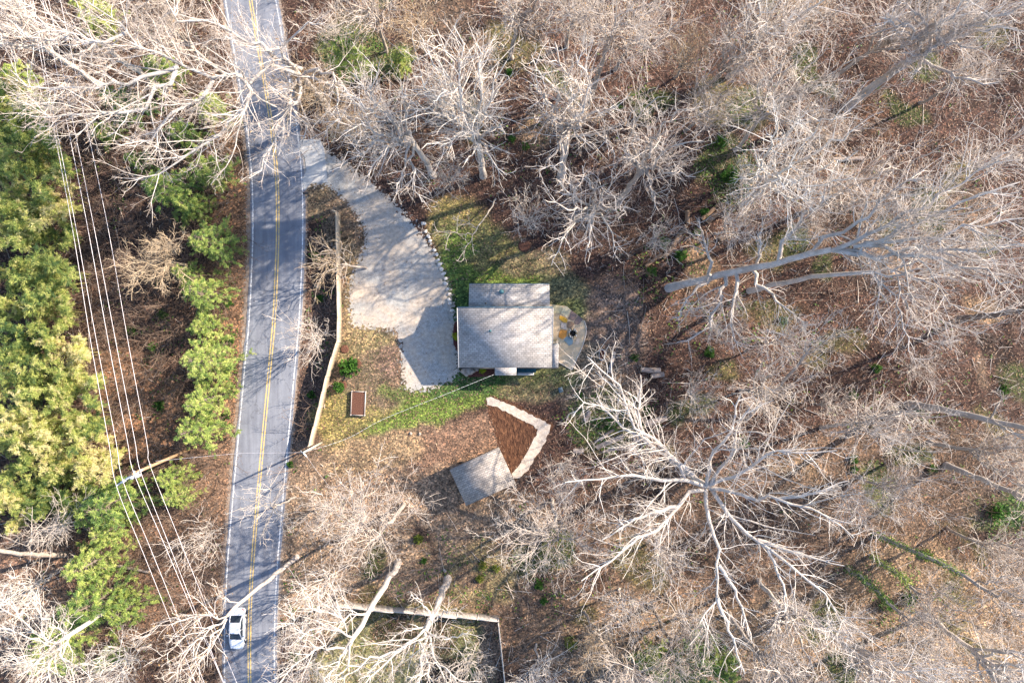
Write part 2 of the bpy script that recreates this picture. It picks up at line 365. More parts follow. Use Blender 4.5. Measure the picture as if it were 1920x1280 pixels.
vm = m.node('ShaderNodeVectorMath', operation='ADD'); m.l.new(wv.outputs[0], vm.inputs[0]); m.l.new(wn.outputs['Color'], vm.inputs[1]); m.l.new(vm.outputs[0], ck.inputs['Vector'])
c = m.mix(m.ramp(ck.outputs[0], [(0, (.5,.5,.5)), (.009, (0,0,0))]), c, (.07, .07, .075))
m.color(c); m.bump(f, .25, .02); ASPH = m.m
me = Mesh(); strip(me, -3.18, 3.2, .05, 0, .16, 4)
road = me.build('road', ASPH); tag(road, 'grey two-lane asphalt road curving down the left', kind='structure')
skirt = Mesh(); strip(skirt, -3.14, -3.26, -.02, 0, .05, 4, z0=.046); strip(skirt, 3.16, 3.28, -.02, 0, .05, 5, z0=.046); skirt.build('road_edge', ASPH, road)
def paint(name, c, wear=.35):
    m = Mat(name, .6); n = m.noise(7, 5); m.color(m.mix(m.ramp(n, [(wear, (0,0,0)), (wear + .12, (1,1,1))]), (.30, .30, .30), c)); return m.m
WHITEP = paint('white road paint', (.72, .72, .73), .42); YELP = paint('yellow road paint', (.70, .47, .14), .38)
for nm, o0, o1, mt in (('edge_line', -2.98, -2.84, WHITEP), ('edge_line', 2.86, 2.99, WHITEP), ('centre_line', -.21, -.08, YELP), ('centre_line', .08, .21, YELP)):
    me = Mesh(); strip(me, o0, o1, .055, 0, .015, 8); me.build(nm, mt, road)
m = Mat('shoulder grit', .95)
c = m.mix(1, m.ramp(m.noise(2.2, 5), [(.3, (.24,.18,.14)), (.7, (.42,.36,.31))]), m.ramp(m.noise(28, 4), [(.3, (.6,.6,.6)), (.7, (1.4,1.4,1.4))]), 'MULTIPLY'); m.color(c); GRIT = m.m
def shoulder(o0, o1, seed):
    rs = np.random.RandomState(seed); n = len(RC); w = np.convolve((rs.rand(n + 8) - .5), np.ones(5) / 5, 'same')[4:-4] * .5
    L = RC + RN * o0; Rr = RC + RN * (o1 + w)[:, None]; i = np.arange(n - 1)
    me = Mesh(); V = np.concatenate([np.c_[L, np.full(n, .012)], np.c_[Rr, np.full(n, .012)]])
    me.add(V, np.stack([i, i + 1, i + n + 1, i + n], 1), 0, np.r_[np.full(n, .01), np.ones(n)]); return me
GRITR = Mat('shoulder grit thinning', .95); c = GRITR.mix(1, GRITR.ramp(GRITR.noise(2.2, 5), [(.3, (.18,.125,.09)), (.7, (.36,.29,.235))]), GRITR.ramp(GRITR.noise(28, 4), [(.3, (.6,.6,.6)), (.7, (1.4,1.4,1.4))]), 'MULTIPLY'); GRITR.color(c); ragged(GRITR, sc=5)
for o0, o1, sd, lb in ((-3.05, -4.1, 3, 'pale gritty verge along the left side of the road'), (3.05, 3.8, 5, 'gritty verge along the right side of the road')):
    o = shoulder(o0, o1, sd).build('road_shoulder', GRITR.m); tag(o, lb, kind='structure')

# driveway ----------------------------------------------------------------------------------
m = Mat('driveway gravel', .95)
vv = m.node('ShaderNodeTexVoronoi'); vv.inputs['Scale'].default_value = 42; m.l.new(m.coord(), vv.inputs['Vector'])
sp = m.node('ShaderNodeSeparateColor'); m.l.new(vv.outputs['Color'], sp.inputs[0])
c = m.ramp(sp.outputs[0], [(0, (.18,.18,.175)), (.4, (.31,.305,.29)), (.8, (.41,.395,.37)), (1, (.60,.57,.53))])
c = m.mix(m.ramp(m.noise(.30, 5), [(.40, (0,0,0)), (.58, (.9,.9,.9))]), c, m.mix(.6, c, (.52, .40, .29)))  # warm beige blotches in the gravel colour stand in for its sunlit parts
c = m.mix(1, c, m.ramp(m.noise(2.5, 4), [(.3, (.75,.75,.75)), (.7, (1.2,1.2,1.2))]), 'MULTIPLY')
m.color(c); m.bump(sp.outputs[1], .25, .02); ragged(m); GRAVEL = m.m
DRIVE = [(556,268),(600,258),(612,285),(640,300),(668,322),(700,347),(740,383),(772,418),(800,455),(826,500),(842,545),(850,590),(856,640),(861,690),(846,712),(800,728),(762,730),(757,700),(753,645),(744,619),(700,613),(662,608),(655,560),(660,520),(675,485),(688,455),(684,430),(672,405),(655,383),(632,358),(612,346),(590,344),(560,352)]
o = patch('gravel_driveway', DRIVE, .018, GRAVEL, 1.8, .06, 11); tag(o, 'grey gravel driveway sweeping from the road to the house', kind='structure')
m = Mat('concrete', .85); c = m.mix(1, m.ramp(m.noise(1.2, 6), [(.3, (.40,.395,.385)), (.7, (.54,.53,.51))]), m.ramp(m.noise(20, 3), [(.3, (.85,.85,.85)), (.7, (1.12,1.12,1.12))]), 'MULTIPLY'); m.color(c); m.bump(m.noise(25, 3), .2, .01); CONC = m.m
apron = Mesh(); ap = [(557,272),(566,262),(600,262),(608,279),(615,342.6),(585,343),(578,349),(573,357),(569.5,356),(568,334),(575,320),(572,296)]
apron.prism([W(*p)[:2] for p in ap][::-1] if False else [tuple(q) for q in dense([W(*p) for p in ap], 9)], -.02, .075)
o = apron.build('concrete_apron', CONC); tag(o, 'pale concrete apron where the driveway meets the road', kind='structure')

# bare soil and straw path by the shed ------------------------------------------------------------
m = Mat('tilled soil', 1.0); n = m.noise(2.2, 8, m.coord((1.6, .7, 1), R(-25)))
c = m.mix(1, m.ramp(n, [(.32, (.05,.022,.013)), (.52, (.10,.046,.026)), (.7, (.19,.09,.046))]), m.ramp(m.noise(18, 4), [(.3, (.65,.65,.65)), (.7, (1.35,1.35,1.35))]), 'MULTIPLY'); m.color(c); m.bump(n, 1, .3); ragged(m, sc=4); SOIL = m.m
o = patch('bare_soil', [(912,752),(922,742),(952,750),(990,770),(1036,792),(1040,802),(1024,815),(1008,850),(990,880),(962,903),(950,870),(936,838),(926,800),(916,775)], .020, SOIL, .5, .05, 3); tag(o, 'dark reddish soil bed inside the bent pale path', kind='structure')
m = Mat('pale straw path', 1.0); c = m.mix(1, m.ramp(m.noise(2.5, 8), [(.3, (.38,.31,.25)), (.7, (.60,.52,.44))]), m.ramp(m.noise(22, 4), [(.3, (.78,.78,.78)), (.7, (1.2,1.2,1.2))]), 'MULTIPLY'); m.color(c); m.bump(m.noise(22, 5), .8, .05); STRAWP = m.m
pp = [(912.5,747),(921.5,745),(935,750),(950,755),(968,763),(992,775),(1012,786),(1031,796),(1029,810),(1023,826),(1008,850),(993,875),(981,890),(968,897),(962,897),(959,887),(970,877),(981,860),(993,838),(1003,820),(1010,805),(995,796),(978,787),(960,777),(942,769),(926,761),(914,758)]
pm = Mesh(); dp = dense([W(*p) for p in pp], .3, .11, 5); pm.prism([tuple(q) for q in dp], .0, .06)
o = pm.build('straw_path', STRAWP); tag(o, 'pale straw-covered path bent like an elbow beside the shed', kind='structure')

# ------------------------------------------------------------------ HOUSE
m = Mat('roof shingles', .9)
def shingles(name, light, dark, rz=0, sc=1.0):
    m = Mat(name, .92); v = m.coord((sc, sc, sc), rz)
    br = m.node('ShaderNodeTexBrick'); br.offset = .5
    for k, val in (('Scale', 1.0), ('Mortar Size', .014), ('Brick Width', .42), ('Row Height', .24), ('Bias', 0)): br.inputs[k].default_value = val
    br.inputs['Color1'].default_value = rgb(light); br.inputs['Color2'].default_value = rgb(dark); br.inputs['Mortar'].default_value = rgb(tuple(x * .5 for x in dark))
    m.l.new(v, br.inputs['Vector'])
    c = m.mix(1, br.outputs['Color'], m.ramp(m.noise(9, 5), [(.3, (.82,.82,.84)), (.7, (1.18,1.17,1.15))]), 'MULTIPLY')
    c = m.mix(1, c, m.ramp(m.noise(.5, 5), [(.3, (.78,.75,.73)), (.7, (1.15,1.15,1.15))]), 'MULTIPLY')
    m.color(c); m.bump(br.outputs['Fac'], .7, .03); return m.m
ROOF = shingles('house shingles', (.45,.425,.41), (.325,.31,.30))
SHEDROOF = shingles('shed shingles', (.42,.38,.345), (.27,.25,.235))
WALL = Mat('teal board siding', .7); wv_ = WALL.node('ShaderNodeTexWave', bands_direction='Z'); wv_.inputs['Scale'].default_value = 1.4; WALL.l.new(WALL.coord(), wv_.inputs[0]); WALL.color((.05,.12,.15)); WALL.bump(wv_.outputs[1], .6, .03); WALL = WALL.m
TRIM = plain('roof trim teal', (.09,.15,.19), .6); TRIMW = plain('white trim', (.62,.60,.57), .6, var=.08); DARK = plain('dark metal', (.03,.032,.035), .4); GLASS = Mat('window glass', .05).color((.03,.04,.05)).m
GALV = plain('galvanised metal', (.42,.45,.46), .35, metal=.7); TEALP = plain('teal vent paint', (.07,.17,.19), .5); DECKM = plain('dark teal deck boards', (.012,.07,.10), .6)
house = empty('house', (0, 0, 0), 'small house with pale grey shingle roofs between the gravel drive and the round patio', 'house')
def slab(me, xy, zf, th=.12, mat=0):
    """sloping roof slab over a rectangle (x0,y0,x1,y1), zf(y) top height"""
    x0, y0, x1, y1 = xy
    v = [(x0,y0,zf(y0)-th),(x1,y0,zf(y0)-th),(x1,y1,zf(y1)-th),(x0,y1,zf(y1)-th),(x0,y0,zf(y0)),(x1,y0,zf(y0)),(x1,y1,zf(y1)),(x0,y1,zf(y1))]
    me.hexa(v, mat)
zs = lambda y: 2.9 + (y + 2.95) * (2.0 / 6.65)
zn = lambda y: 4.45 - (y - 3.6) * .36
me = Mesh(); slab(me, (-6.0, -2.95, 4.5, 3.7), zs); roof = me.build('main_roof', ROOF, house)
me = Mesh(); slab(me, (-4.8, 3.72, 4.2, 6.43), zn); rr = me.build('rear_roof', ROOF, house)
me = Mesh(); slab(me, (4.503, -2.95, 5.25, -.35), lambda y: zs(y) - .03); me.build('side_roof', ROOF, house)
me = Mesh(); slab(me, (-1.95, -3.85, .5, -2.953), lambda y: zs(y) - .02); me.build('porch_roof', ROOF, house)
me = Mesh(); me.box((-.75, 3.765, 4.86), (10.5, .12, .14)); me.build('ridge_cap', TRIM, roof)
me = Mesh(); me.box((4.88, -.31, zs(-.35) - .06), (.74, .075, .12)); me.build('side_flashing', TRIM, house)
me = Mesh(); me.box((-.3, 6.47, zn(6.43) - .06), (9.0, .07, .13)); me.build('rear_fascia', TRIM, rr)
for xx, y0, y1, zf, nm in ((-6.035, -2.95, 3.7, zs, 'rake_board'), (4.535, -.27, 3.7, zs, 'rake_board')):
    me = Mesh(); slab(me, (xx - .03, y0, xx + .03, y1), lambda y: zs(y) + .015, .16); me.build(nm, TRIMW, roof)
me = Mesh(); me.box((-4.0, -3.02, 2.78), (4.05, .12, .11)); me.build('gutter', DARK, house)
me = Mesh(); me.box((3.05, -3.02, 2.78), (4.4, .12, .11)); me.build('gutter', DARK, house)
me = Mesh(); me.cyl((-5.9, -2.98, 2.72), (-5.75, -2.62, 2.3), .04); me.cyl((-5.75, -2.62, 2.3), (-5.75, -2.62, .1), .04); me.build('downpipe', DARK, house)
def gablewall(me, x0, x1, y0, y1, zf, t=.0):
    v = [(x0,y0,-.05),(x1,y0,-.05),(x1,y1,-.05),(x0,y1,-.05),(x0,y0,zf(y0)),(x1,y0,zf(y0)),(x1,y1,zf(y1)),(x0,y1,zf(y1))]; me.hexa(v)
me = Mesh(); gablewall(me, -5.6, 4.2, -2.5, 3.68, lambda y: zs(y) - .13); me.build('wall', WALL, house)
me = Mesh(); gablewall(me, -4.4, 3.8, 3.68, 6.1, lambda y: zn(y) - .13); me.build('rear_wall', WALL, house)
me = Mesh(); gablewall(me, 4.2, 4.95, -2.5, -.6, lambda y: zs(y) - .17); me.build('side_wall', WALL, house)
def window(c, w, h, ax):
    me = Mesh(); d = .06
    for sx, sz, ww, hh in ((0, h/2, w + .2, .1), (0, -h/2, w + .2, .1), (-w/2, 0, .1, h), (w/2, 0, .1, h), (0, 0, .05, h)):
        me.box((c[0] + (sx if ax == 'x' else 0), c[1] + (sx if ax == 'y' else 0), c[2] + sz), (ww if ax == 'x' else d, ww if ax == 'y' else d, hh))
    f = me.build('window', TRIMW, house); g = Mesh(); g.box(c, (w if ax == 'x' else .03, w if ax == 'y' else .03, h)); g.build('pane', GLASS, f)
for c, w, h, ax in (((-4, -2.52, 1.6), 1.4, 1.2, 'x'), ((2.6, -2.52, 1.6), 1.2, 1.2, 'x'), ((-5.62, 0, 1.6), 1.2, 1.2, 'y'), ((-5.62, 2.2, 1.7), .9, 1.1, 'y'), ((4.22, 1.6, 1.6), 1.6, 1.3, 'y'), ((-2, 6.12, 1.6), 1.1, 1.0, 'x'), ((1.8, 6.12, 1.6), 1.1, 1.0, 'x')): window(c, w, h, ax)
me = Mesh(); me.box((-.7, -2.53, 1.05), (.95, .07, 2.1)); dr = me.build('door', plain('door paint', (.35,.08,.05), .5), house); k = Mesh(); k.blob((-.35, -2.6, 1.0), (.04,.04,.04), np.random.RandomState(1)); k.build('handle', GALV, dr)
for x in (-1.8, .35):
    me = Mesh(); me.box((x, -3.7, 1.28), (.12, .12, 2.5)); me.build('porch_post', TRIMW, house)
me = Mesh(); me.box((-.72, -3.2, .12), (2.3, 1.2, .2)); me.build('porch_floor', CONC, house)
me = Mesh()
for kx in range(5): me.box((1.68, -2.72 - .19 * kx - .02, .42), (2.3, .175, .05))
me.box((1.68, -3.12, .2), (2.2, .85, .36)); dk = me.build('deck', DECKM, house)
me = Mesh(); me.box((1.6, -3.78, .09), (1.95, .34, .16)); me.build('step', CONC, house)
g = Mesh(); g.cyl((-1.16, 5.55, 3.7), (-1.16, 5.55, 4.02), .2, .2, 16); g.tubes(np.array([[(-1.16,5.55,4.0),(-1.16,5.55,4.06),(-1.16,5.55,4.2),(-1.16,5.55,4.25)]]), np.array([[.26,.28,.2,.02]]), 18); g.build('roof_vent', TEALP, rr)
g = Mesh(); g.cyl((-2.92, 4.22, 4.1), (-2.92, 4.22, 4.5), .06, .06, 10); g.cyl((-2.92, 4.22, 4.2), (-2.92, 4.22, 4.27), .13, .07, 10); g.build('vent_pipe', DARK, rr)
g = Mesh(); zb = zs(1.2); g.cyl((-2.42, 1.2, zb - .1), (-2.42, 1.2, zb + .3), .06, .06, 10); g.cyl((-2.42, 1.2, zb - .02), (-2.42, 1.2, zb + .08), .17, .07, 12); g.build('vent_pipe', TEALP, roof)

# ------------------------------------------------------------------ SHED
def quad_frame(corners, z):
    return np.array([W(p[0], p[1], z) for p in corners])
sc_ = quad_frame([(843,881),(935.5,839.5),(966,904),(874,949)], 2.8)     # NW, NE, SE, SW
ctr = sc_.mean(0); shed = empty('shed', (ctr[0], ctr[1], 0), 'small shed with a grey shingle roof standing at an angle below the house', 'shed')
loc = np.array([ctr[0], ctr[1], 0])
ux = (sc_[1] - sc_[0]); Lx = np.linalg.norm(ux); ux /= Lx; Ly = np.linalg.norm(sc_[3] - sc_[0]); uy = np.array([-ux[1], ux[0], 0]); ang = math.atan2(ux[1], ux[0])
shed.rotation_euler = (0, 0, ang)
hx, hy = Lx / 2, Ly / 2
zsh = lambda y: 2.75 + .12 * (y / hy)
me = Mesh(); slab(me, (-hx, -hy, hx, hy), zsh, .1); me.build('roof', SHEDROOF, shed)
SW_ = plain('shed siding', (.16,.13,.11), .8)
me = Mesh(); gablewall(me, -hx + .25, hx - .25, -hy + .25, hy - .25, lambda y: zsh(y) - .11); me.build('wall', SW_, shed)
me = Mesh(); me.box((hx - .23, -.6, 1.0), (.07, 1.2, 2.0)); d_ = me.build('door', TRIMW, shed); k = Mesh(); k.box((hx - .17, -.1, 1.0), (.05, .04, .15)); k.build('handle', DARK, d_)
me = Mesh(); me.box((0, -hy + .23, 1.5), (.9, .06, .6)); me.build('window', GLASS, shed)
for nm, c, sz in (('fascia', (0, -hy - .025, zsh(-hy) - .06), (Lx, .045, .13)), ('fascia', (0, hy + .025, zsh(hy) - .06), (Lx, .045, .13))):
    me = Mesh(); me.box(c, sz); me.build(nm, SW_, shed)

# ------------------------------------------------------------------ PATIO with flagstones and fire pit
PO = W(1034, 632)
def rel(pts, org): return [(p[0] - org[0], p[1] - org[1]) for p in pts]
patio = empty('patio', (PO[0], PO[1], 0), 'curved paved patio with coloured flagstones at the right end of the house', 'patio')
outer = [(1037.5,571),(1055,573),(1062.7,574),(1070,581),(1083.5,590.6),(1095.5,601),(1098.3,610),(1098.6,625.6),(1091,651),(1082,670.5),(1072,693),(1046,678),(1030,684),(1030,571)]
pv = Mat('patio gravel', .95); n = pv.noise(12, 6); pv.color(pv.mix(1, pv.ramp(n, [(.3, (.46,.33,.21)), (.7, (.74,.56,.38))]), pv.ramp(pv.noise(.9, 4), [(.3, (.85,.83,.8)), (.7, (1.15,1.15,1.12))]), 'MULTIPLY')); pv.bump(n, .4, .02); PATM = pv.m
me = Mesh(); me.prism(rel([tuple(q) for q in dense([W(*p) for p in outer], 3)], PO), -.05, .085); me.build('paving', PATM, patio)
edge = catmull([W(p[0], p[1], .09) for p in [(1095.5,601),(1098.3,610),(1098.6,625.6),(1091,651),(1082,670.5),(1072,693)]], 30) - np.array([PO[0], PO[1], 0])
EDGEM = plain('pale edging stone', (.62,.52,.43), .8)
me = Mesh(); me.tubes(edge[None], np.full((1, 30), .07), 6, cap=True)
e2 = catmull([W(1072,693,.09), W(1046,678,.09)], 8) - np.array([PO[0], PO[1], 0]); me.tubes(e2[None], np.full((1, 8), .065), 6, cap=True); me.build('edging', EDGEM, patio)
FS = [('beige', (.60,.50,.30), [(160,100),(320,130),(270,250),(150,245)]), ('beige', (.66,.55,.35), [(390,130),(465,190),(390,320),(285,250),(320,155)]), ('brown', (.22,.15,.13), [(472,200),(573,283),(505,378),(412,338)]),
 ('brown', (.20,.145,.13), [(590,287),(668,352),(602,438),(535,440),(512,388)]), ('brown', (.24,.16,.11), [(402,392),(480,387),(518,430),(462,508),(392,498)]), ('ochre', (.72,.38,.05), [(270,288),(335,310),(403,352),(392,408),(330,400),(260,345)]),
 ('cream', (.60,.48,.40), [(280,402),(378,430),(388,528),(330,515),(290,500)]), ('orange', (.60,.26,.06), [(290,525),(392,545),(382,650),(310,690),(250,655),(262,570)]), ('blue', (.22,.30,.34), [(380,650),(440,660),(500,700),(490,770),(430,805),(340,710)]),
 ('cream', (.66,.50,.36), [(572,668),(618,682),(582,790),(512,770)]), ('ochre', (.42,.30,.15), [(172,690),(215,685),(215,722),(170,722)])]
FLB = {'beige': 'beige flagstone', 'brown': 'purplish brown flagstone', 'ochre': 'bright yellow-ochre flagstone', 'cream': 'cream flagstone', 'orange': 'rusty orange flagstone', 'blue': 'blue-grey flagstone'}
fm = {}
for i_, (nm, c_, pz) in enumerate(FS):
    pts = [W(1020 + a / 9.14, 560 + b_ / 9.14) for a, b_ in pz]
    me = Mesh(); dd = dense(pts, .25, .02, i_); me.prism(rel([tuple(q) for q in dd], PO), .06, .13 + .006 * i_ % .02)
    o = me.build('flagstone', plain('flagstone ' + nm + str(i_), c_, .75, 2.2, .22, bump=.3), patio); o['label'] = FLB[nm]
FP = W(1020 + 490 / 9.14, 560 + 592 / 9.14); pit = empty('fire_pit', (FP[0], FP[1], .085), 'round fire pit ringed with pale stones on the patio, black inside', 'fire pit')
rs = np.random.RandomState(4)
STONE = plain('pale stone', (.55,.48,.42), .85, 3, .25, bump=.4); STONE2 = plain('grey boulder', (.36,.30,.25), .9, 3, .3, bump=.5); CHAR = plain('charcoal', (.012,.012,.013), .95)
for k in range(11):
    a = k / 11 * 6.283; me = Mesh(); me.blob((math.cos(a) * .47, math.sin(a) * .47, .13), (.12, .15, .13), rs, n=2, rough=.2); me.build('ring_stone', STONE if k % 3 else plain('tan ring stone', (.5,.36,.2)), pit, smooth=True)
me = Mesh(); me.cyl((0, 0, .0), (0, 0, .05), .36, .36, 20); me.build('ash_bed', CHAR, pit)

# ------------------------------------------------------------------ garden beds, planters, yard things
MULCH = Mat('red mulch', 1.0); n = MULCH.noise(9, 6); MULCH.color(MULCH.ramp(n, [(.3, (.04,.014,.012)), (.55, (.10,.035,.028)), (.75, (.20,.075,.055))])); MULCH.bump(n, .9, .08); MULCH = MULCH.m
MULCHO = Mat('brown mulch', 1.0); n = MULCHO.noise(9, 6); MULCHO.color(MULCHO.ramp(n, [(.3, (.055,.025,.018)), (.55, (.13,.06,.04)), (.75, (.22,.11,.07))])); MULCHO.bump(n, .9, .08); MULCHO = MULCHO.m
def mulch_bed(px, label, mat=MULCH, ht=.1, cat='garden bed'):
    P = [W(*p) for p in px]; c = np.mean(np.array(P)[:, :2], 0); e = empty('garden_bed', (c[0], c[1], 0), label, cat)
    d = dense(P, .25, .03, 3) - c; n = len(d); me = Mesh()
    V = np.concatenate([np.c_[d, np.full(n, .0)], np.c_[d * .82, np.full(n, ht)], [[0, 0, ht * 1.3]]]); i = np.arange(n); j = (i + 1) % n
    me.add(V, np.stack([i, j, j + n, i + n], 1)); me.add(V, np.stack([i + n, j + n, np.full(n, 2 * n)], 1)); me.build('mulch', mat, e, smooth=True); return e
mulch_bed([(864,690),(929,690),(929,703),(905,706),(880,707),(866,701)], 'dark red mulch bed along the front wall, with a boulder and a yellow shrub')
mulch_bed([(862,597),(852,604),(849,625),(850,645),(856,658),(862,664)], 'narrow mulch bed along the left wall of the house')
def circle(cx, cy, r, n=14): return [(cx + r * math.cos(a * 6.283 / n), cy + r * math.sin(a * 6.283 / n)) for a in range(n)]
mulch_bed(circle(646.5, 654.5, 8), 'round empty mulch mound beside the upper yard fence', MULCHO, .15, 'mulch mound')
mulch_bed(circle(642, 722, 9), 'round mulch ring beside the smaller dark shrub', MULCHO, .1, 'mulch mound')
mulch_bed(circle(668, 682, 10), 'rusty mulch ring behind the big round shrub', MULCHO, .08, 'mulch mound')
mulch_bed(circle(983, 461, 12), 'rusty mulch ring under the bare bush above the house', MULCHO, .12, 'mulch mound')
PLANK = plain('weathered grey plank', (.40,.35,.32), .85, 4, .2)
def raised_bed():
    c4 = [W(661,733), W(686.5,734), W(684.5,778), (W(659,777))]; c = np.mean(np.array(c4), 0); e = empty('raised_bed', (c[0], c[1], 0), 'rectangular grey timber raised bed filled with brown soil inside the fence', 'raised bed')
    pr = [np.array(p) - c for p in c4]
    for a, b_ in zip(pr, pr[1:] + pr[:1]):
        mid = (a + b_) / 2; d = b_ - a; L = np.linalg.norm(d); me = Mesh(); me.box((mid[0], mid[1], .2), (L - .14, .07, .4), math.atan2(d[1], d[0])); me.build('side_board', PLANK, e)
    for a in pr: me = Mesh(); me.box((a[0], a[1], .23), (.14, .14, .46)); me.build('corner_post', PLANK, e)
    me = Mesh(); q = [(p * .95) for p in pr]; me.prism([tuple(x[:2]) for x in dense(q, .3)], 0, .33); me.build('soil', MULCHO, e)
raised_bed()
def tank():
    c = W(1127.8, 665); e = empty('stock_tank', (c[0], c[1], 0), 'small oval metal planter tub filled with soil between the patio and the woods', 'planter')
    a = np.linspace(0, 2 * np.pi, 28, endpoint=False); ex = .33 * np.cos(a); ey = .33 * np.sin(a) + np.sign(np.sin(a)) * .29
    me = Mesh(); V = []
    for z, k in ((0, .95), (.45, 1), (.47, 1.06), (.5, 1.06), (.5, .94), (.3, .92)): V.append(np.c_[ex * k, ey * k, np.full(28, z)])
    V = np.concatenate(V); F = [[r * 28 + i, r * 28 + (i + 1) % 28, (r + 1) * 28 + (i + 1) % 28, (r + 1) * 28 + i] for r in range(5) for i in range(28)]
    me.add(V, F); me.build('tub', GALV, e); me = Mesh(); me.prism([(x * .92, y * .92) for x, y in zip(ex, ey)], .2, .42); me.build('soil', MULCH, e)
tank()
def bin_():
    c = W(1050.7, 730); e = empty('garden_tub', (c[0], c[1], 0), 'small dark blue-grey lidded tub standing on the grass below the patio', 'tub', rz=.3)
    me = Mesh(); me.box((0, 0, .28), (.42, .55, .56), taper=1.08); me.build('tub_body', plain('slate blue plastic', (.05,.085,.11), .5), e)
    me = Mesh(); me.box((0, 0, .59), (.5, .62, .06), taper=.9); l = me.build('lid', plain('lid plastic', (.08,.12,.15), .5), e); me = Mesh(); me.box((0, 0, .64), (.2, .05, .05)); me.build('handle', DARK, l)
bin_()
def board():
    a = np.array(W(1152, 659)); b_ = np.array(W(1142.5, 699)); d = b_ - a; c = (a + b_) / 2
    me = Mesh(); L = np.linalg.norm(d); me.box((0, 0, .08), (L, .38, .1)); me.box((L * .1, 0, .145), (L * .75, .34, .03))
    o = me.build('timber_plank', PLANK, loc=(c[0], c[1], 0)); o.rotation_euler = (0, 0, math.atan2(d[1], d[0])); tag(o, 'long pale grey plank lying on the leaves right of the oval tub', 'plank')
board()
# boulder row along the drive
BR = [(1355,315),(1378,395),(1405,445),(1420,488),(1463,580),(1487,625),(1503,680),(1520,720),(1535,770),(1558,817),(1578,868),(1577,915),(1597,973),(1611,1018),(1613,1078),(1620,1113),(1640,1185)]
WHITESTONE = plain('whitish edging stone', (.66,.60,.54), .85, 4, .2, bump=.3)
for k, (a, b_) in enumerate(BR):
    c = W(540 + a / 5.333, 360 + b_ / 5.333); me = Mesh(); s = .17 + .07 * rs.rand(); me.blob((0, 0, s * .5), (s * (1 + .3 * rs.rand()), s, s * .75), rs, n=3, rough=.25)
    o = me.build('edging_stone', WHITESTONE, smooth=True, loc=(c[0], c[1], 0)); tag(o, 'whitish stone edging the gravel drive, %s counted from the house end of the row' % ORD[len(BR) - 1 - k], 'stone', 'stones edging the gravel drive')
for px, r, lb in (((873, 696), (.42, .5, .35), 'brownish boulder at the left end of the front mulch bed'), ((883, 695), (.55, .36, .4), 'pale grey boulder in the front mulch bed beside the yellow shrub'), ((892, 692), (.3, .25, .25), 'small grey rock between the pale boulder and the yellow shrub'), ((596, 537), (.22, .22, .2), 'single white stone in the brush left of the tall fence'), ((834, 1068.5), (.2, .2, .15), 'white stone lying in the leaves below the shed'), ((770, 812), (.16, .2, .12), 'tan rock half sunk in the slope grass, left of its twin'), ((787, 813), (.15, .18, .12), 'tan rock half sunk in the slope grass, right of its twin')):
    c = W(*px); me = Mesh(); me.blob((0, 0, r[2] * .5), r, rs, n=3, rough=.25); o = me.build('boulder', STONE2, smooth=True, loc=(c[0], c[1], 0)); tag(o, lb, 'boulder')

# ------------------------------------------------------------------ FENCES
m = Mat('fence boards', .85); w_ = m.noise(3, 4, m.coord((6, 6, .3))); m.color(m.mix(1, m.ramp(w_, [(.3, (.44,.34,.24)), (.7, (.66,.54,.40))]), m.ramp(m.noise(.6, 4), [(.3, (.8,.8,.8)), (.7, (1.1,1.1,1.1))]), 'MULTIPLY')); FENCE = m.m
m = Mat('grey fence boards', .85); w_ = m.noise(3, 4, m.coord((6, 6, .3))); m.color(m.ramp(w_, [(.3, (.42,.36,.32)), (.7, (.62,.56,.50))])); FENCEG = m.m
def fence(px, h, label, mat, step=2.4, stepped=False):
    P = [np.array(W(*p)) for p in px]; o0 = P[0].copy(); e = empty('board_fence', tuple(o0), label, 'fence'); rs = np.random.RandomState(8)
    for a, b_ in zip(P[:-1], P[1:]):
        d = b_ - a; L = np.linalg.norm(d); n = max(1, round(L / step)); u = d / L; rz = math.atan2(d[1], d[0]); nn = np.array([-u[1], u[0], 0])
        for k in range(n):
            p0 = a + u * L * k / n - o0; p1 = a + u * L * (k + 1) / n - o0; me = Mesh(); hh = h + (.12 * ((k * 7) % 3 - 1) if stepped else .03 * (rs.rand() - .5)); l = L / n; nb = int(l / .145)
            for q in range(nb):
                c = p0 + (p1 - p0) * (q + .5) / nb; me.box((c[0] + nn[0] * .004 * (q % 2), c[1] + nn[1] * .004 * (q % 2), hh / 2 + .004 * rs.rand()), (l / nb - .008, .022, hh), rz)
            mid = (p0 + p1) / 2 - nn * .045
            for z in (.4, hh * .55, hh - .25): me.box((mid[0], mid[1], z), (l - .1, .05, .09), rz)
            me.box(((p0 + p1)[0] / 2, (p0 + p1)[1] / 2, hh + .022), (l - .11, .10, .03), rz)
            me.build('fence_panel', mat, e)
            me = Mesh(); me.box((p0[0], p0[1], (hh + .1) / 2), (.1, .1, hh + .1), rz); me.build('post', mat, e)
    me = Mesh(); q = P[-1] - o0; me.box((q[0], q[1], h / 2 + .04), (.1, .1, h + .08)); me.build('post', mat, e)
fence([(632,401),(638.5,403),(640,520),(641.5,600),(640,641),(630,670),(620,704),(606,762),(588,831)], 2.15, 'long tan board fence bending beside the road, from driveway mouth to short pole', FENCE)
fence([(628,1126),(935,1153)], 1.75, 'stepped pale grey board fence crossing behind the two thick trunks near the bottom edge', FENCEG, stepped=True)
fence([(935,1158),(939,1195),(944,1240),(950,1300)], 1.75, 'short fence run going down to the bottom edge from the corner of the grey fence', FENCEG)

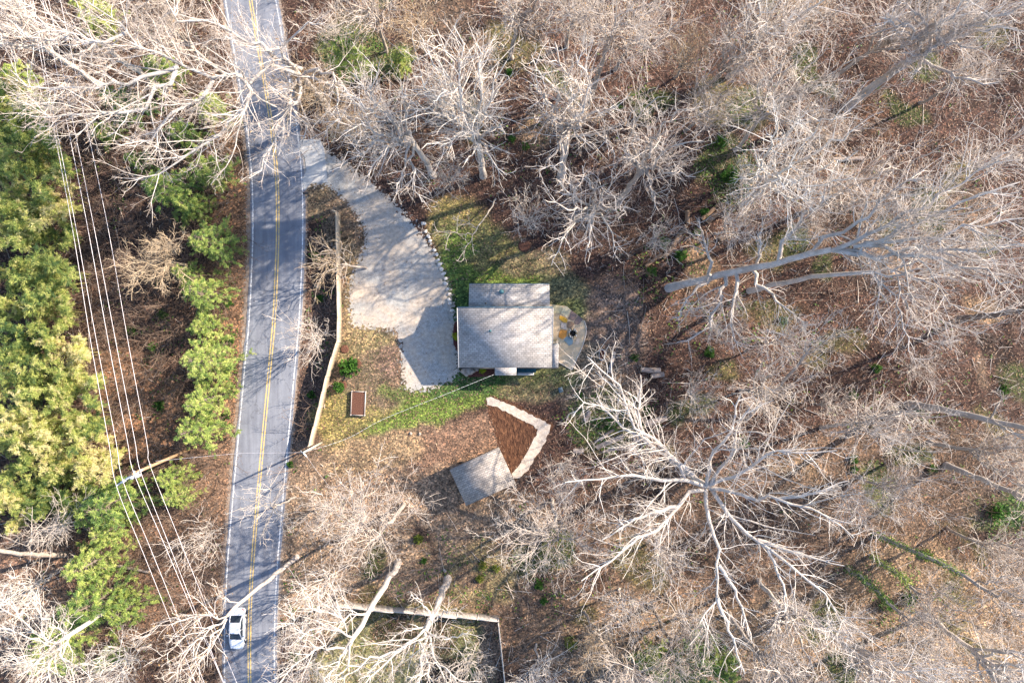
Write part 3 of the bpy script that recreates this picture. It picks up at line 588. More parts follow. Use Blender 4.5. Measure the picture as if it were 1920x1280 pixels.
# mailbox
c = W(580, 366); e = empty('mailbox', (c[0], c[1], 0), 'black mailbox on a post at the roadside by the driveway mouth', 'mailbox', rz=R(0))
me = Mesh(); a = np.linspace(0, np.pi, 9); pr = [( y, z) for y, z in zip(np.r_[-.11, .11 * -np.cos(a), .11], np.r_[.95, 1.12 + .11 * np.sin(a), .95])]; n = len(pr)
V = [(-.42, y, z) for y, z in pr] + [(.16, y, z) for y, z in pr]; me.add(V, [[i, (i + 1) % n, (i + 1) % n + n, i + n] for i in range(n)]); me.add(V, [list(range(n))]); me.add(V, [list(range(2 * n - 1, n - 1, -1))]); me.build('box', DARK, e)
me = Mesh(); me.box((0, 0, .48), (.1, .1, .95)); me.box((.05, 0, .92), (.7, .1, .06)); me.build('post', plain('mailbox post', (.08,.07,.06)), e); me = Mesh(); me.box((-.2, .125, 1.16), (.05, .015, .16)); me.build('flag', plain('red flag', (.5,.03,.02)), e)
# ------------------------------------------------------------------ UTILITY POLES AND WIRES
POLEM = plain('pole wood', (.34,.22,.13), .85, 5, .3, bump=.3); ALU = plain('pale metal', (.62,.63,.63), .4, metal=.3); PORC = plain('insulator', (.55,.55,.56), .3); WIREM = plain('wire aluminium', (.66,.62,.64), .45, metal=.2)
b0 = np.array(W(355, 842)); tp = np.array(W(247, 889, 12.0))
e = empty('utility_pole', tuple(b0), 'tall wooden utility pole with a white crossarm carrying the wires, among the evergreens', 'utility pole')
t1 = tp - b0
me = Mesh(); me.cyl((0, 0, -.3), tuple(t1), .19, .14, 14); me.build('pole', POLEM, e, smooth=True)
def on(h): return t1 * (h / 12.0)
A = np.array(W(218, 910, 11.6)) - b0; B = np.array(W(268, 880, 11.6)) - b0; ad = (B - A) / np.linalg.norm(B - A); an = np.array([-ad[1], ad[0], 0])
me = Mesh(); mid = (A + B) / 2; me.box(tuple(mid), (np.linalg.norm(B - A), .12, .13), math.atan2(ad[1], ad[0])); me.build('crossarm', ALU, e)
me = Mesh(); me.cyl(tuple(A * .7 + B * .3 + np.array([0, 0, -.05])), tuple(on(10.6)), .03); me.cyl(tuple(A * .3 + B * .7), tuple(on(10.8)), .03); me.build('brace', ALU, e)
WX = [((218,910),11.75), ((230,900),11.75), ((250,884),12.2), ((263,882),11.75), ((280,871),9.0), ((290,863),7.6)]
for k, (p, h) in enumerate(WX[:5]):
    q = np.array(W(p[0], p[1], h)) - b0; me = Mesh(); me.tubes(np.array([[q + [0,0,-.28], q + [0,0,-.2], q + [0,0,-.12], q + [0,0,-.02]]]), np.array([[.03,.09,.05,.08]]), 10, cap=True); me.build('insulator', PORC, e)
for (px, py, h, r, l) in ((253, 892, 10.6, .23, .75), (262, 890, 10.5, .2, .7)):
    q = np.array(W(px, py, h)) - b0; me = Mesh(); me.cyl(tuple(q), tuple(q + [0, 0, l]), r, r * .97, 16); me.cyl(tuple(q + [0, 0, l]), tuple(q + [0, 0, l + .12]), r * .9, .05, 16); me.build('transformer', ALU, e)
me = Mesh(); q = np.array(W(232, 902, 11.1)) - b0; me.box(tuple(q), (.5, .22, .3), .5); me.box(tuple(q + [.5, .35, .1]), (.4, .2, .25), .5); me.build('switch_box', ALU, e)
WIRES = [
 [(-4,-300,11.5),(56,0,11.2),(96,215,11.0),(136,430,10.8),(170,640,10.9),(204,830,11.5),(218,910,11.8),(268,1035,11.4),(319,1162,11.2),(390,1340,11),(470,1560,11.2)],
 [(4,-300,11.5),(62,0,11.2),(101,215,11.0),(143,430,10.8),(181,640,10.9),(218,830,11.5),(230,900,11.8),(281,1025,11.4),(331,1149,11.2),(402,1330,11),(484,1560,11.2)],
 [(20,-300,12),(80,0,11.7),(122.6,215,11.4),(165,430,11.2),(203,640,11.3),(239.5,830,12),(250,884,12.2),(306,1015,11.8),(363,1149,11.6),(440,1330,11.4),(535,1560,11.6)],
 [(28,-300,11.5),(91,0,11.2),(134,215,11.0),(177,430,10.8),(217,640,10.9),(253.6,830,11.5),(263,882,11.8),(316,1018,11.4),(371,1157,11.2),(445,1340,11),(540,1560,11.2)],
 [(45,-300,9),(113,0,8.5),(158,215,8.2),(203,430,8),(240,640,8.2),(275.5,830,8.8),(281,871,9),(330,995,8.6),(380,1119,8.4),(440,1270,8.2),(540,1500,8.4)],
 [(236,570,6.9),(262,720,7.2),(284,830,7.5),(290,863,7.6),(312,920,7.4),(330,962,7.2),(385,1100,7),(450,1260,7)],
]
WN = ['leftmost of the bundle', 'second from the left of the bundle', 'third from the left of the bundle', 'fourth from the left of the bundle', 'rightmost thick line of the bundle', 'thin dark line at the far right of the bundle']
for k, wv in enumerate(WIRES):
    P = catmull([W(*p) for p in wv], 90); o0 = P[0].copy(); me = Mesh(); me.tubes((P - o0)[None], np.full((1, 90), .021 if k < 5 else .012), 5)
    o = me.build('power_line', WIREM if k < 5 else CHAR, loc=tuple(o0)); tag(o, 'power line over the left trees, ' + WN[k], 'power line', 'power lines across the left of the photo')
b1 = np.array(W(603, 829.5)); t2 = np.array(W(569, 848, 6.6)); e = empty('service_pole', tuple(b1), 'short pale wooden service pole at the bottom end of the long board fence', 'utility pole')
me = Mesh(); me.cyl((0, 0, -.2), tuple(t2 - b1), .13, .1, 12); me.build('pole', plain('grey pole wood', (.50,.47,.38), .85), e, smooth=True)
me = Mesh(); q = t2 - b1; me.cyl(tuple(q + [-.35, .2, -.1]), tuple(q + [.3, -.5, -.1]), .035); me.cyl(tuple(q + [.1, -.1, -.1]), tuple(q + [.35, -.6, -.35]), .03); me.build('bracket', ALU, e)
# twisted service cable: a bare strand wound with a dark one
SC = catmull([tuple(t2), W(650, 822, 5.6), W(720, 785, 5.0), (W(830, 741, 4.0)), W(926, 702, 3.3)], 520); o0 = SC[0].copy()
me = Mesh(); ph = np.arange(520) * .5; off = np.stack([np.zeros(520), np.cos(ph) * .012, np.sin(ph) * .012], 1)
me.tubes((SC - o0 + off)[None], np.full((1, 520), .012), 5, 0); me.tubes((SC - o0 - off)[None], np.full((1, 520), .014), 5, 1)
o = me.build('service_cable', [plain('bare strand', (.85,.85,.83), .4), plain('black insulated strand', (.12,.13,.12))], loc=tuple(o0)); tag(o, 'twisted cable running from the short pole over the grass to the house porch', 'cable')
for nm, pts, lb in (('road_cable', [tuple(t2 + [0,0,-.1]), W(500, 849, 6.2), W(445, 850, 6.2), W(292, 864, 7.4)], 'thin cable crossing the road between the two utility poles'), ('guy_wire', [tuple(t2 + [0,0,-.15]), W(600, 890, 3.5), W(634, 930, .1)], 'thin guy wire slanting down and right from the short pole')):
    P = catmull(pts, 40); o0 = P[0].copy(); me = Mesh(); me.tubes((P - o0)[None], np.full((1, 40), .014), 4); o = me.build(nm, WIREM, loc=tuple(o0)); tag(o, lb, 'cable')

# ------------------------------------------------------------------ CAR (white sedan heading down the photo)
CARP = Mat('white car paint', .28).color((.78,.78,.80)); CARP.b.inputs['Coat Weight'].default_value = .6; CARP = CARP.m
TYRE = plain('tyre rubber', (.02,.02,.02), .8); LAMPM = Mat('headlamp glass', .1).color((.6,.62,.65)).m; REDL = Mat('tail lamp', .2).color((.35,.01,.01)).m
cp = W(449, 1173); car = empty('car', (cp[0], cp[1], .055), 'white four-door car driving down the left lane under the leaning tree', 'car', rz=R(-90 - 1.5))
def loft(me, secs, mat=0, close=True):
    """secs: list of (x, [(y,z)...half profile from bottom centre to top centre])"""
    n = len(secs[0][1]); V = []
    for x, pr in secs:
        V += [(x, y, z) for y, z in pr] + [(x, -y, z) for y, z in pr[::-1]]
    m2 = 2 * n; F = [[s * m2 + i, s * m2 + (i + 1) % m2, (s + 1) * m2 + (i + 1) % m2, (s + 1) * m2 + i] for s in range(len(secs) - 1) for i in range(m2)]
    me.add(V, F, mat); me.add(V[:m2], [list(range(m2))[::-1]], mat); me.add(V[-m2:], [list(range(m2))], mat)
def bp(w, zt, zb=.22): return [(w * .0, zb), (w * .9, zb), (w * .99, zb + .15), (w, .55), (w * .985, zt - .12), (w * .9, zt - .02), (w * .55, zt + .03), (0, zt + .045)]
me = Mesh(); loft(me, [(-2.38, bp(.62, .66, .38)), (-2.32, bp(.74, .86, .28)), (-2.1, bp(.85, .93)), (-1.6, bp(.9, .96)), (-.8, bp(.91, .93)), (.2, bp(.91, .91)), (1.0, bp(.905, .90)), (1.6, bp(.87, .84)), (2.05, bp(.80, .76)), (2.28, bp(.68, .66, .26)), (2.40, bp(.5, .55, .32))]); body = me.build('body', CARP, car, smooth=True)
def rp(w, z0, z1, k): return [(0, z0), (w, z0), (w * .965, z0 + (z1 - z0) * .5), (w * k, z1 - .05), (w * k * .8, z1), (0, z1 + .025)]
me = Mesh(); loft(me, [(-1.72, rp(.72, .90, .945, .9)), (-1.35, rp(.77, .90, 1.17, .86)), (-.95, rp(.79, .90, 1.385, .82)), (-.3, rp(.80, .90, 1.44, .81)), (.25, rp(.80, .90, 1.40, .81)), (.6, rp(.79, .89, 1.24, .84)), (1.15, rp(.72, .88, .93, .93))]); me.build('window', GLASS, car, smooth=True)
me = Mesh(); loft(me, [(-.98, [(0, 1.30), (.60, 1.28), (.655, 1.34), (.56, 1.40), (.3, 1.425), (0, 1.435)]), (-.3, [(0, 1.32), (.62, 1.30), (.665, 1.385), (.57, 1.45), (.3, 1.475), (0, 1.48)]), (.28, [(0, 1.32), (.6, 1.30), (.655, 1.36), (.56, 1.41), (.3, 1.435), (0, 1.44)])]); rf = me.build('roof', CARP, car, smooth=True)
me = Mesh()
for sy in (-1, 1):
    me.cyl((.28, sy * .62, 1.39), (1.13, sy * .72, .93), .045, .045, 6); me.cyl((-.98, sy * .6, 1.37), (-1.7, sy * .69, .96), .055, .055, 6); me.cyl((-.12, sy * .665, 1.38), (-.12, sy * .80, .92), .035, .035, 6)
me.build('roof_pillar', CARP, car)
for x in (-1.42, 1.42):
    for sy in (-1, 1):
        me = Mesh(); me.cyl((x, sy * .72, .32), (x, sy * .925, .32), .32, .32, 20); w = me.build('wheel', TYRE, car); me = Mesh(); me.cyl((x, sy * .9, .32), (x, sy * .935, .32), .19, .17, 14); me.build('rim', ALU, w)
for sy in (-1, 1):
    me = Mesh(); me.blob((2.12, sy * .60, .70), (.2, .14, .07), np.random.RandomState(2), n=2, rough=.03); me.build('headlight', LAMPM, car, smooth=True)
    me = Mesh(); me.blob((-2.26, sy * .66, .80), (.09, .16, .08), np.random.RandomState(2), n=2, rough=.03); me.build('tail_light', REDL, car, smooth=True)
    me = Mesh(); me.blob((.72, sy * .99, .95), (.09, .11, .07), np.random.RandomState(2), n=2, rough=.03); me.build('mirror', CARP, car, smooth=True)
me = Mesh(); me.box((2.405, 0, .5), (.03, .7, .12)); me.build('grille', DARK, car)

# ------------------------------------------------------------------ BRANCHING
def interp(P, idx, t):
    K = P.shape[1]; f = t * (K - 1); i = np.minimum(f.astype(int), K - 2); w = (f - i)[:, None]
    a = P[idx, i]; b = P[idx, i + 1]; tg = b - a; tg /= np.linalg.norm(tg, axis=1, keepdims=True) + 1e-9
    return a * (1 - w) + b * w, tg, i, w[:, 0]
def grow(rg, P, Rr, dens, lf, ang, K, t0=.2, t1=1.0, rf=.6, rmin=.012, up=.0, wig=.15, lmin=.3, lmax=99, taper=.3, minc=1):
    L = np.linalg.norm(np.diff(P, axis=1), axis=2).sum(1)
    cnt = np.maximum(minc, np.round(L * dens * (.8 + .4 * rg.random(len(L))))).astype(int)
    idx = np.repeat(np.arange(len(P)), cnt); N = len(idx)
    t = t0 + (t1 - t0) * rg.random(N)
    p, tg, i, w = interp(P, idx, t); rr = Rr[idx, i] * (1 - w) + Rr[idx, i + 1] * w
    v = rg.normal(size=(N, 3)); v -= (v * tg).sum(1, keepdims=True) * tg; v /= np.linalg.norm(v, axis=1, keepdims=True) + 1e-9
    a = R(ang) * (.65 + .7 * rg.random(N)); d = np.cos(a)[:, None] * tg + np.sin(a)[:, None] * v
    ln = np.clip(L[idx] * lf * (1.15 - .7 * t) * (.6 + .8 * rg.random(N)), lmin, lmax); st = ln / (K - 1)
    Q = np.empty((N, K, 3)); Q[:, 0] = p
    for k in range(1, K):
        d = d + rg.normal(size=(N, 3)) * wig; d[:, 2] += up; d /= np.linalg.norm(d, axis=1, keepdims=True); Q[:, k] = Q[:, k - 1] + d * st[:, None]
    r0 = np.maximum(rr * rf, rmin); q = np.linspace(1, taper, K)[None]
    return Q, np.maximum(r0[:, None] * q, rmin * .6)
def resample(Ls, K, rg, wig):
    out = []
    for p in Ls:
        q = catmull(p, K); L = np.linalg.norm(q[-1] - q[0]); q[1:] += rg.normal(size=(K - 1, 3)) * wig * L / K; out.append(q)
    return np.array(out)
def leaves_at(rg, P, n, size, mesh, asp=.5, flat=.5, droop=0, tb=None, jit=.0):
    """leaf diamonds scattered along the branches P"""
    idx = rg.integers(0, len(P), n); p, tg, _, _ = interp(P, idx, rg.random(n)); p = p + rg.normal(size=p.shape) * jit
    d = tg + rg.normal(size=(n, 3)) * .7; d[:, 2] = d[:, 2] * (1 - flat) - droop; d /= np.linalg.norm(d, axis=1, keepdims=True)
    u = rg.normal(size=(n, 3)); u[:, 2] *= (1 - flat); u -= (u * d).sum(1, keepdims=True) * d; u /= np.linalg.norm(u, axis=1, keepdims=True) + 1e-9
    s = (size * (.6 + .8 * rg.random(n)))[:, None]; w = s * asp * .5
    V = np.stack([p, p + d * s * .45 + u * w, p + d * s, p + d * s * .45 - u * w], 1).reshape(-1, 3)
    tint = rg.random(n) * .6 if tb is None else np.clip(tb[idx] + (rg.random(n) - .5) * .35, 0, 1)
    mesh.add(V, np.arange(n * 4).reshape(-1, 4), 0, np.repeat(tint, 4))
def skeleton(rg, limbs, rad, fine=1.0, wig=.18, ends=1):
    """limbs (N,K,3) -> list of levels"""
    L2 = grow(rg, limbs, np.minimum(rad, .075), 1.25 * fine, .38, 48, 6, t0=.1, rf=.5, rmin=.021, up=.06, wig=wig, lmin=.9, lmax=4.6)
    L3 = grow(rg, *L2, 1.6 * fine, .46, 44, 5, t0=.1, rf=.6, rmin=.0165, up=.05, wig=wig * 1.0, lmin=.6, lmax=2.8)
    L4 = grow(rg, *L3, 1.5 * fine, .5, 42, 4, t0=.2, rf=.75, rmin=.0125, up=.04, wig=wig * 1.0, lmin=.4, lmax=1.4, minc=1)
    return L2, L3, L4
def crown_mesh(me, limbs, rad, L2, L3, L4):
    me.tubes(limbs, rad, 7, 0); me.tubes(*L2, 5, 1); me.tubes(*L3, 3, 2); me.tubes(*L4, 3, 2)

GL = 'bare trees of the wood'
def gbase(p): return np.array([p[0], p[1], float(gz(p[0], p[1])) - .15])
def hero(seed, label, trunk, limbs=None, tips=None, r0=.3, mats=None, leaf=0, fine=1.0, wig=.26, lr=.42, cat='tree', name='bare_tree', curve=.18, group=GL, ivy=0, sd=1.0):
    rg = np.random.default_rng(seed); mats = mats or (BARK, TWIG, TWIG)
    T = catmull([W(*p) for p in trunk], 10); base = gbase(T[0]); T[0, 2] = base[2]
    T[1:-1] += rg.normal(size=(8, 3)) * .08 * np.array([1, 1, 0])
    e = empty(name, tuple(base), label, cat, group); TR = np.linspace(r0, r0 * .62, 10); TR[0] *= 1.25
    LL = []
    if limbs: LL += [np.array([W(*p) for p in l]) for l in limbs]
    if tips:
        for q in tips:
            f = .72 + .28 * rg.random(); k = f * 9; i = min(int(k), 8); s = T[i] + (T[i + 1] - T[i]) * (k - i); t = np.array(W(*q)); mid = (s + t) / 2
            td = T[i + 1] - T[i]; td /= np.linalg.norm(td); mid = mid + rg.normal(size=3) * np.linalg.norm(t - s) * .07 + td * np.linalg.norm(t - s) * curve * .6
            LL.append(np.array([s, mid, t]))
    LM = resample(LL, 10, rg, wig); LM[:, 0] = np.array([l[0] for l in LL])
    ln = np.linalg.norm(np.diff(LM, axis=1), axis=2).sum(1); rr = np.clip(r0 * lr * (.42 + .042 * ln), .045, r0 * .55)
    rad = rr[:, None] * np.linspace(1, .22, 10)[None]
    sub = grow(rg, LM, rad, .3 * sd, .5, 38, 8, t0=.1, t1=.85, rf=.5, rmin=.04, up=.03, wig=.14, lmin=1.5, lmax=8)
    LA = LM; L2, L3, L4 = skeleton(rg, LM, rad, fine * 1.15)
    M2, M3, M4 = skeleton(rg, sub[0], sub[1], fine * .85)
    TT = np.vstack([T[0] + (T[0] - T[1]) * .12 - [0, 0, .9], T]); me = Mesh(); me.tubes((TT - base)[None], np.r_[TR[0] * 1.5, TR][None], 12, 0); me.build('trunk', mats[0], e, smooth=True)
    me = Mesh(); crown_mesh(me, LM - base, rad, *[(a - base, b) for a, b in (L2, L3, L4)]); me.tubes(sub[0] - base, sub[1], 5, 0)
    for a, b in (M2, M3, M4): me.tubes(a - base, b, 3, 2)
    me.build('crown', list(mats), e)
    if leaf:
        lm = Mesh(); leaves_at(rg, np.concatenate([L4[0], M4[0]]) - base, leaf, .13, lm, .7, .2); lm.build('dry_leaves', DEADLEAF, e)
    if ivy:
        lm = Mesh(); leaves_at(rg, (T - base)[None, :8], ivy, .22, lm, .7, .2, jit=.2); lm.build('ivy', NEEDLE, e)
    return e

WHT = (BARKW, TWIGW, TWIG); PAL = (BARK, TWIG, TWIG); TANT = (BARK, TWIGT, TWIGT)
hero(1, 'largest white spreading tree, its limbs radiating from one fork below and right of the house', [(1262,862,0),(1292,888,6),(1325,912,10.5)], limbs=[
 [(1325,912,10.5),(1275,868,12),(1235,840,13),(1209,819,13.5),(1178,765,14.5),(1166,722,15),(1156,715,15.2),(1119,689,16),(1097,673,16.5)], [(1300,890,11.5),(1250,850,12.5),(1187,812,13.5),(1146,783,14),(1120,763,14.5),(1101,757,15),(1070,778,15.5)],
 [(1209,819,13.5),(1196,777,14.2),(1201,740,14.6),(1201,704,15)], [(1325,912,10.5),(1330,860,13),(1372,800,15),(1390,740,16.5)], [(1330,910,10.5),(1370,850,13),(1385,790,15),(1420,755,16)],
 [(1328,910,10.5),(1400,885,13),(1440,850,15),(1500,850,16.5),(1560,848,18)], [(1330,915,10.5),(1400,925,13),(1460,935,14.5),(1530,955,16),(1600,1005,18)], [(1460,935,14.5),(1520,925,16),(1590,900,17)],
 [(1335,918,10.5),(1375,975,13),(1420,1012,14.5),(1480,1055,16),(1540,1105,17.5),(1600,1190,19)], [(1420,1012,14.5),(1500,1040,16),(1580,1060,17.5)], [(1440,1030,15),(1465,1090,16),(1475,1150,17)],
 [(1323,918,10.5),(1332,975,12.5),(1345,1030,14),(1348,1060,14.5),(1342,1120,16),(1310,1170,17.5)], [(1348,1060,14.5),(1375,1100,15.5),(1400,1170,17),(1412,1210,18)], [(1345,1120,16),(1370,1190,17.5),(1395,1260,19)],
 [(1318,918,10.5),(1270,950,12.5),(1215,1000,14),(1150,1050,15.5),(1085,1085,16.5)], [(1270,950,12.5),(1200,970,14),(1130,1010,15)], [(1312,908,10.5),(1240,905,12.5),(1190,890,14),(1130,900,15),(1060,905,16)]], r0=.42, mats=WHT, fine=.85, lr=.64, sd=.8, wig=.15)
hero(2, 'big pale tree whose bright limbs reach left over the upper road', [(622,212,0),(598,178,6),(562,140,11)], limbs=[
 [(562,140,11),(500,134,13),(455,140,14),(400,150,14.5),(335,125,15.2),(290,95,16),(240,60,17),(180,15,18)], [(566,130,11),(500,100,13),(440,65,14),(380,35,15),(290,5,16),(230,-20,17)],
 [(335,125,15.2),(270,150,16),(200,160,17),(100,160,18),(20,140,19)], [(450,140,14),(452,190,14.2),(430,225,14.6),(390,262,15),(340,300,15.5),(265,335,16)], [(330,130,15),(290,180,16),(225,212,16.5),(140,215,17.2),(60,225,18)],
 [(562,142,11),(560,185,12.5),(520,225,13),(500,280,13.4),(470,335,14)], [(566,142,11),(620,160,12.6),(632,215,13),(612,255,13.4)], [(562,140,11),(530,100,13),(550,60,14.5),(600,40,16)], [(566,145,11),(610,130,13),(650,170,14),(690,210,14.5)],
 [(400,150,14.5),(370,190,15),(330,205,15.5),(270,250,16),(190,250,17)], [(560,145,11),(540,190,12),(570,235,12.5),(560,290,13)], [(240,60,17),(180,80,18),(120,60,19),(40,70,20)]], r0=.42, mats=WHT, leaf=1500, fine=1.05, lr=.5)
hero(3, 'pale tree in the top left corner with limbs fanning up from a bend', [(318,172,0),(240,122,8),(175,72,14)], limbs=[[(175,72,14),(130,45,15),(60,12,17),(10,-30,18)], [(178,72,14),(150,20,16),(110,-30,17)], [(175,74,14),(100,78,16),(40,62,17),(-30,25,18)], [(180,78,14),(140,130,15),(80,180,16),(10,190,17)], [(210,95,12),(235,30,15),(250,-25,16)], [(230,110,10),(170,160,13),(120,200,15),(50,210,16)]], r0=.32, mats=WHT, fine=1.0)
hero(4, 'thick white tree leaning right across the woods, its base right of the house', [(1254,540,0),(1320,522,3),(1400,505,7),(1480,485,11),(1560,468,14)], limbs=[
 [(1560,468,14),(1700,450,18),(1820,425,21),(1940,400,23)], [(1500,480,12),(1560,440,14),(1640,400,17),(1740,330,20)], [(1335,518,4),(1330,472,6),(1317,440,7),(1308,415,8)], [(1360,515,5),(1350,570,6),(1320,620,6.5),(1285,640,7)], [(1410,505,7),(1440,550,8),(1510,605,9)], [(1420,500,7),(1424,440,9),(1430,400,10)], [(1380,510,6),(1378,560,7),(1370,620,7.5),(1400,655,8)], [(1330,520,4),(1290,560,5),(1270,600,6)], [(1560,470,14),(1660,420,17),(1760,370,20),(1860,300,22)], [(1460,490,10),(1480,430,12),(1530,380,14),(1560,330,16)], [(1560,468,14),(1680,470,17),(1800,465,20),(1930,445,23)], [(1600,462,15),(1700,425,18),(1800,380,21),(1910,345,23)], [(1620,460,15.5),(1720,480,18),(1830,500,20),(1900,520,22)]], r0=.46, mats=WHT, leaf=600, lr=.62)
hero(5, 'white trunk just below the leaning thick one, its limbs hanging down to the right', [(1405,545,0),(1470,530,4),(1560,515,9),(1640,510,12)], limbs=[
 [(1640,510,12),(1760,500,15),(1930,480,19)], [(1640,515,12),(1690,560,13),(1760,600,14),(1850,625,16)], [(1690,555,13),(1740,620,14),(1800,660,15)], [(1645,515,12),(1643,590,12.5),(1634,640,13)], [(1680,510,13),(1682,590,14),(1722,690,14.5)], [(1670,510,13),(1750,470,16),(1850,420,19)], [(1640,510,12),(1740,530,14.5),(1800,570,15.5),(1880,590,17)]], r0=.32, mats=WHT, leaf=400)
hero(6, 'grey tree with a bare diagonal trunk in the upper right, forking near the top edge', [(1588,202,0),(1660,146,6),(1735,96,12),(1768,76,14)], lr=.62, limbs=[[(1768,76,14),(1850,35,18),(1960,-15,22)], [(1768,76,14),(1810,20,17),(1840,-40,20)], [(1760,82,13.5),(1720,105,14),(1690,100,15)]], tips=[(1860,-20,22),(1930,0,20),(1800,-30,19),(1760,-30,18),(1690,0,17),(1640,30,16),(1850,90,17),(1872,155,15),(1700,150,14),(1920,60,19)], r0=.48, mats=WHT)
hero(7, 'vase-shaped bare tree rising fan-like above the driveway, its tips near the top edge', [(906,330,0),(900,285,7),(893,242,12)], tips=[(860,45,22),(905,70,22),(780,140,20),(805,90,21),(940,120,20),(770,200,18),(790,280,16),(870,310,14),(950,250,16),(945,330,14),(840,160,20),(830,60,21)], r0=.4, leaf=1200, fine=.85, lr=.6, mats=WHT)
hero(8, 'vase-shaped bare tree in the upper middle, right of its taller twin', [(1052,335,0),(1060,275,7),(1068,222,12)], tips=[(1000,100,20),(1040,80,21),(1090,90,21),(1130,130,20),(1150,200,18),(1000,220,15),(1010,330,13),(1060,350,13),(1150,280,15),(1000,160,18),(1080,150,20)], r0=.4, leaf=1200, fine=.85, lr=.6, mats=WHT)
hero(9, 'bare tree with a grey forked trunk at the top edge, right of the middle', [(1102,200,0),(1125,130,8),(1145,66,14)], tips=[(1060,20,20),(1100,-20,22),(1160,-30,22),(1220,-10,21),(1265,50,20),(1240,110,18),(1180,140,16),(1080,70,18)], r0=.34, leaf=1000)
hero(10, 'bare tree with a short visible trunk at the upper edge of the gravel drive', [(813,330,0),(797,300,4),(776,268,9),(764,242,11)], tips=[(700,120,19),(655,180,18),(640,240,17),(640,300,15),(690,335,14),(735,378,12),(790,385,12),(760,160,18),(720,290,16),(670,140,18)], r0=.36, leaf=600, fine=.85, lr=.6, mats=WHT)
hero(11, 'low round-crowned bare tree just above and right of the house roof', [(1108,422,0),(1112,402,5),(1116,384,8)], tips=[(1040,330,14),(1090,318,14),(1150,335,14),(1175,400,13),(1160,470,12),(1100,490,11),(1030,505,10),(1050,440,11),(1020,370,13)], r0=.3, fine=.9, lr=.8, sd=.6, mats=WHT)
hero(12, 'tree with a smooth grey leaning trunk standing in the gap above the house', [(1158,382,0),(1182,348,6),(1208,308,11)], tips=[(1180,215,17),(1230,180,19),(1290,200,18),(1325,260,17),(1300,335,15),(1230,395,14),(1165,290,15),(1255,250,18)], r0=.36, fine=.85, lr=.75, sd=.6)
hero(13, 'thick pale trunk crossing the lower fence, left of its twin', [(747,1052,0),(715,1106,5),(680,1166,10),(645,1225,12.5)], limbs=[[(645,1225,12.5),(610,1270,15),(570,1330,18)], [(665,1195,11.5),(620,1180,13),(570,1180,14.5),(530,1150,16)], [(650,1215,12),(600,1210,14),(560,1240,15),(520,1290,17)], [(660,1205,12),(650,1260,14),(650,1320,17)], [(690,1150,9),(640,1155,11),(590,1140,13),(560,1120,14)]], r0=.36, mats=WHT)
hero(14, 'thick pale trunk crossing the lower fence, right of its twin, splitting into many limbs', [(839,1085,0),(824,1130,4.5),(806,1165,8),(797,1185,9.5)], limbs=[[(797,1185,9.5),(790,1215,12),(785,1260,15),(770,1310,17)], [(795,1180,9.5),(770,1205,11),(740,1225,12.5),(700,1265,15),(660,1320,17)], [(760,1212,11.5),(710,1230,13),(660,1250,14),(610,1280,15)], [(800,1190,9.5),(820,1230,12),(845,1270,14),(870,1320,16)], [(803,1170,8.5),(760,1185,10),(730,1200,11)], [(806,1165,8),(830,1150,9),(855,1140,10)], [(812,1155,7),(790,1130,8),(770,1110,9)], [(797,1185,9.5),(800,1240,13),(810,1310,16)], [(803,1185,9.5),(850,1195,11),(880,1180,12)]], r0=.42, mats=WHT)
hero(15, 'pale tree leaning left over the road just above the white car', [(557,1043,0),(520,1075,3),(470,1112,7.5),(425,1155,10)], limbs=[[(425,1155,10),(385,1185,12),(345,1225,14),(320,1290,17)], [(425,1155,10),(370,1155,12),(310,1165,13.5),(270,1195,15)], [(400,1175,11),(340,1200,13),(290,1240,15)], [(420,1160,10),(400,1200,11.5),(370,1250,13),(350,1310,15)], [(450,1130,9),(420,1125,10),(400,1080,11)], [(425,1160,10),(380,1230,12.5),(330,1310,15)]], r0=.27, mats=WHT, leaf=900)
hero(16, 'small twiggy tree overhanging the right lane, midway between fence end and car', [(553,932,0),(532,943,2.2),(512,952,4.5)], tips=[(470,990,8),(448,960,8),(460,915,8),(500,890,8),(530,900,7),(540,990,7),(490,1020,8),(560,960,6)], r0=.13, fine=.8, lr=.5)
hero(17, 'wide grey bare tree spreading beside the lower left side of the shed', [(757,945,0),(735,975,4),(712,1000,7),(692,1014,9)], tips=[(640,1050,13),(610,1000,13),(605,930,13),(650,880,12),(715,865,11),(780,885,9),(660,960,13),(700,1060,12),(745,930,10),(810,930,8)], r0=.24, fine=1.05)
hero(18, 'crooked low bare tree below the shed, with a twisted fork', [(1035,935,0),(1040,970,4),(1047,1012,8)], tips=[(900,1000,11),(915,960,12),(955,915,11),(1020,890,9),(1085,895,10),(1115,960,12),(1140,1040,13),(1060,1085,12),(1000,1080,12),(945,1050,12),(1000,960,11)], r0=.22, fine=1.0)
hero(19, 'small bare tree leaning left over the tall roadside fence', [(688,503,0),(662,498,2.4),(640,495,4.2)], tips=[(582,470,6.5),(576,500,7),(588,540,7),(618,562,6),(600,440,6.5),(638,440,5.5),(662,460,5),(655,540,5),(576,520,7),(590,455,6.5)], r0=.14, fine=1.0, lr=.5, mats=TANT)
hero(20, 'dense tan twiggy bare tree among the evergreens left of the road', [(365,498,0),(335,494,3),(312,488,5)], tips=[(235,470,9),(240,500,9),(255,530,9),(300,540,8),(270,450,9),(320,435,8),(355,440,8),(350,540,7),(245,515,9),(285,460,9),(290,520,8)], r0=.2, fine=1.25, mats=(TWIGT, TWIGT, TWIGT))
hero(21, 'slender dead-looking sapling whose thin limbs hang over the boulder row', [(930,372,0),(905,415,4),(886,440,6)], limbs=[[(886,440,6),(850,436,7.5),(800,436,9)], [(886,440,6),(872,470,7),(868,490,7.5)], [(895,428,5),(870,415,6.5),(852,410,7)]], r0=.09, fine=.7, lr=.6)
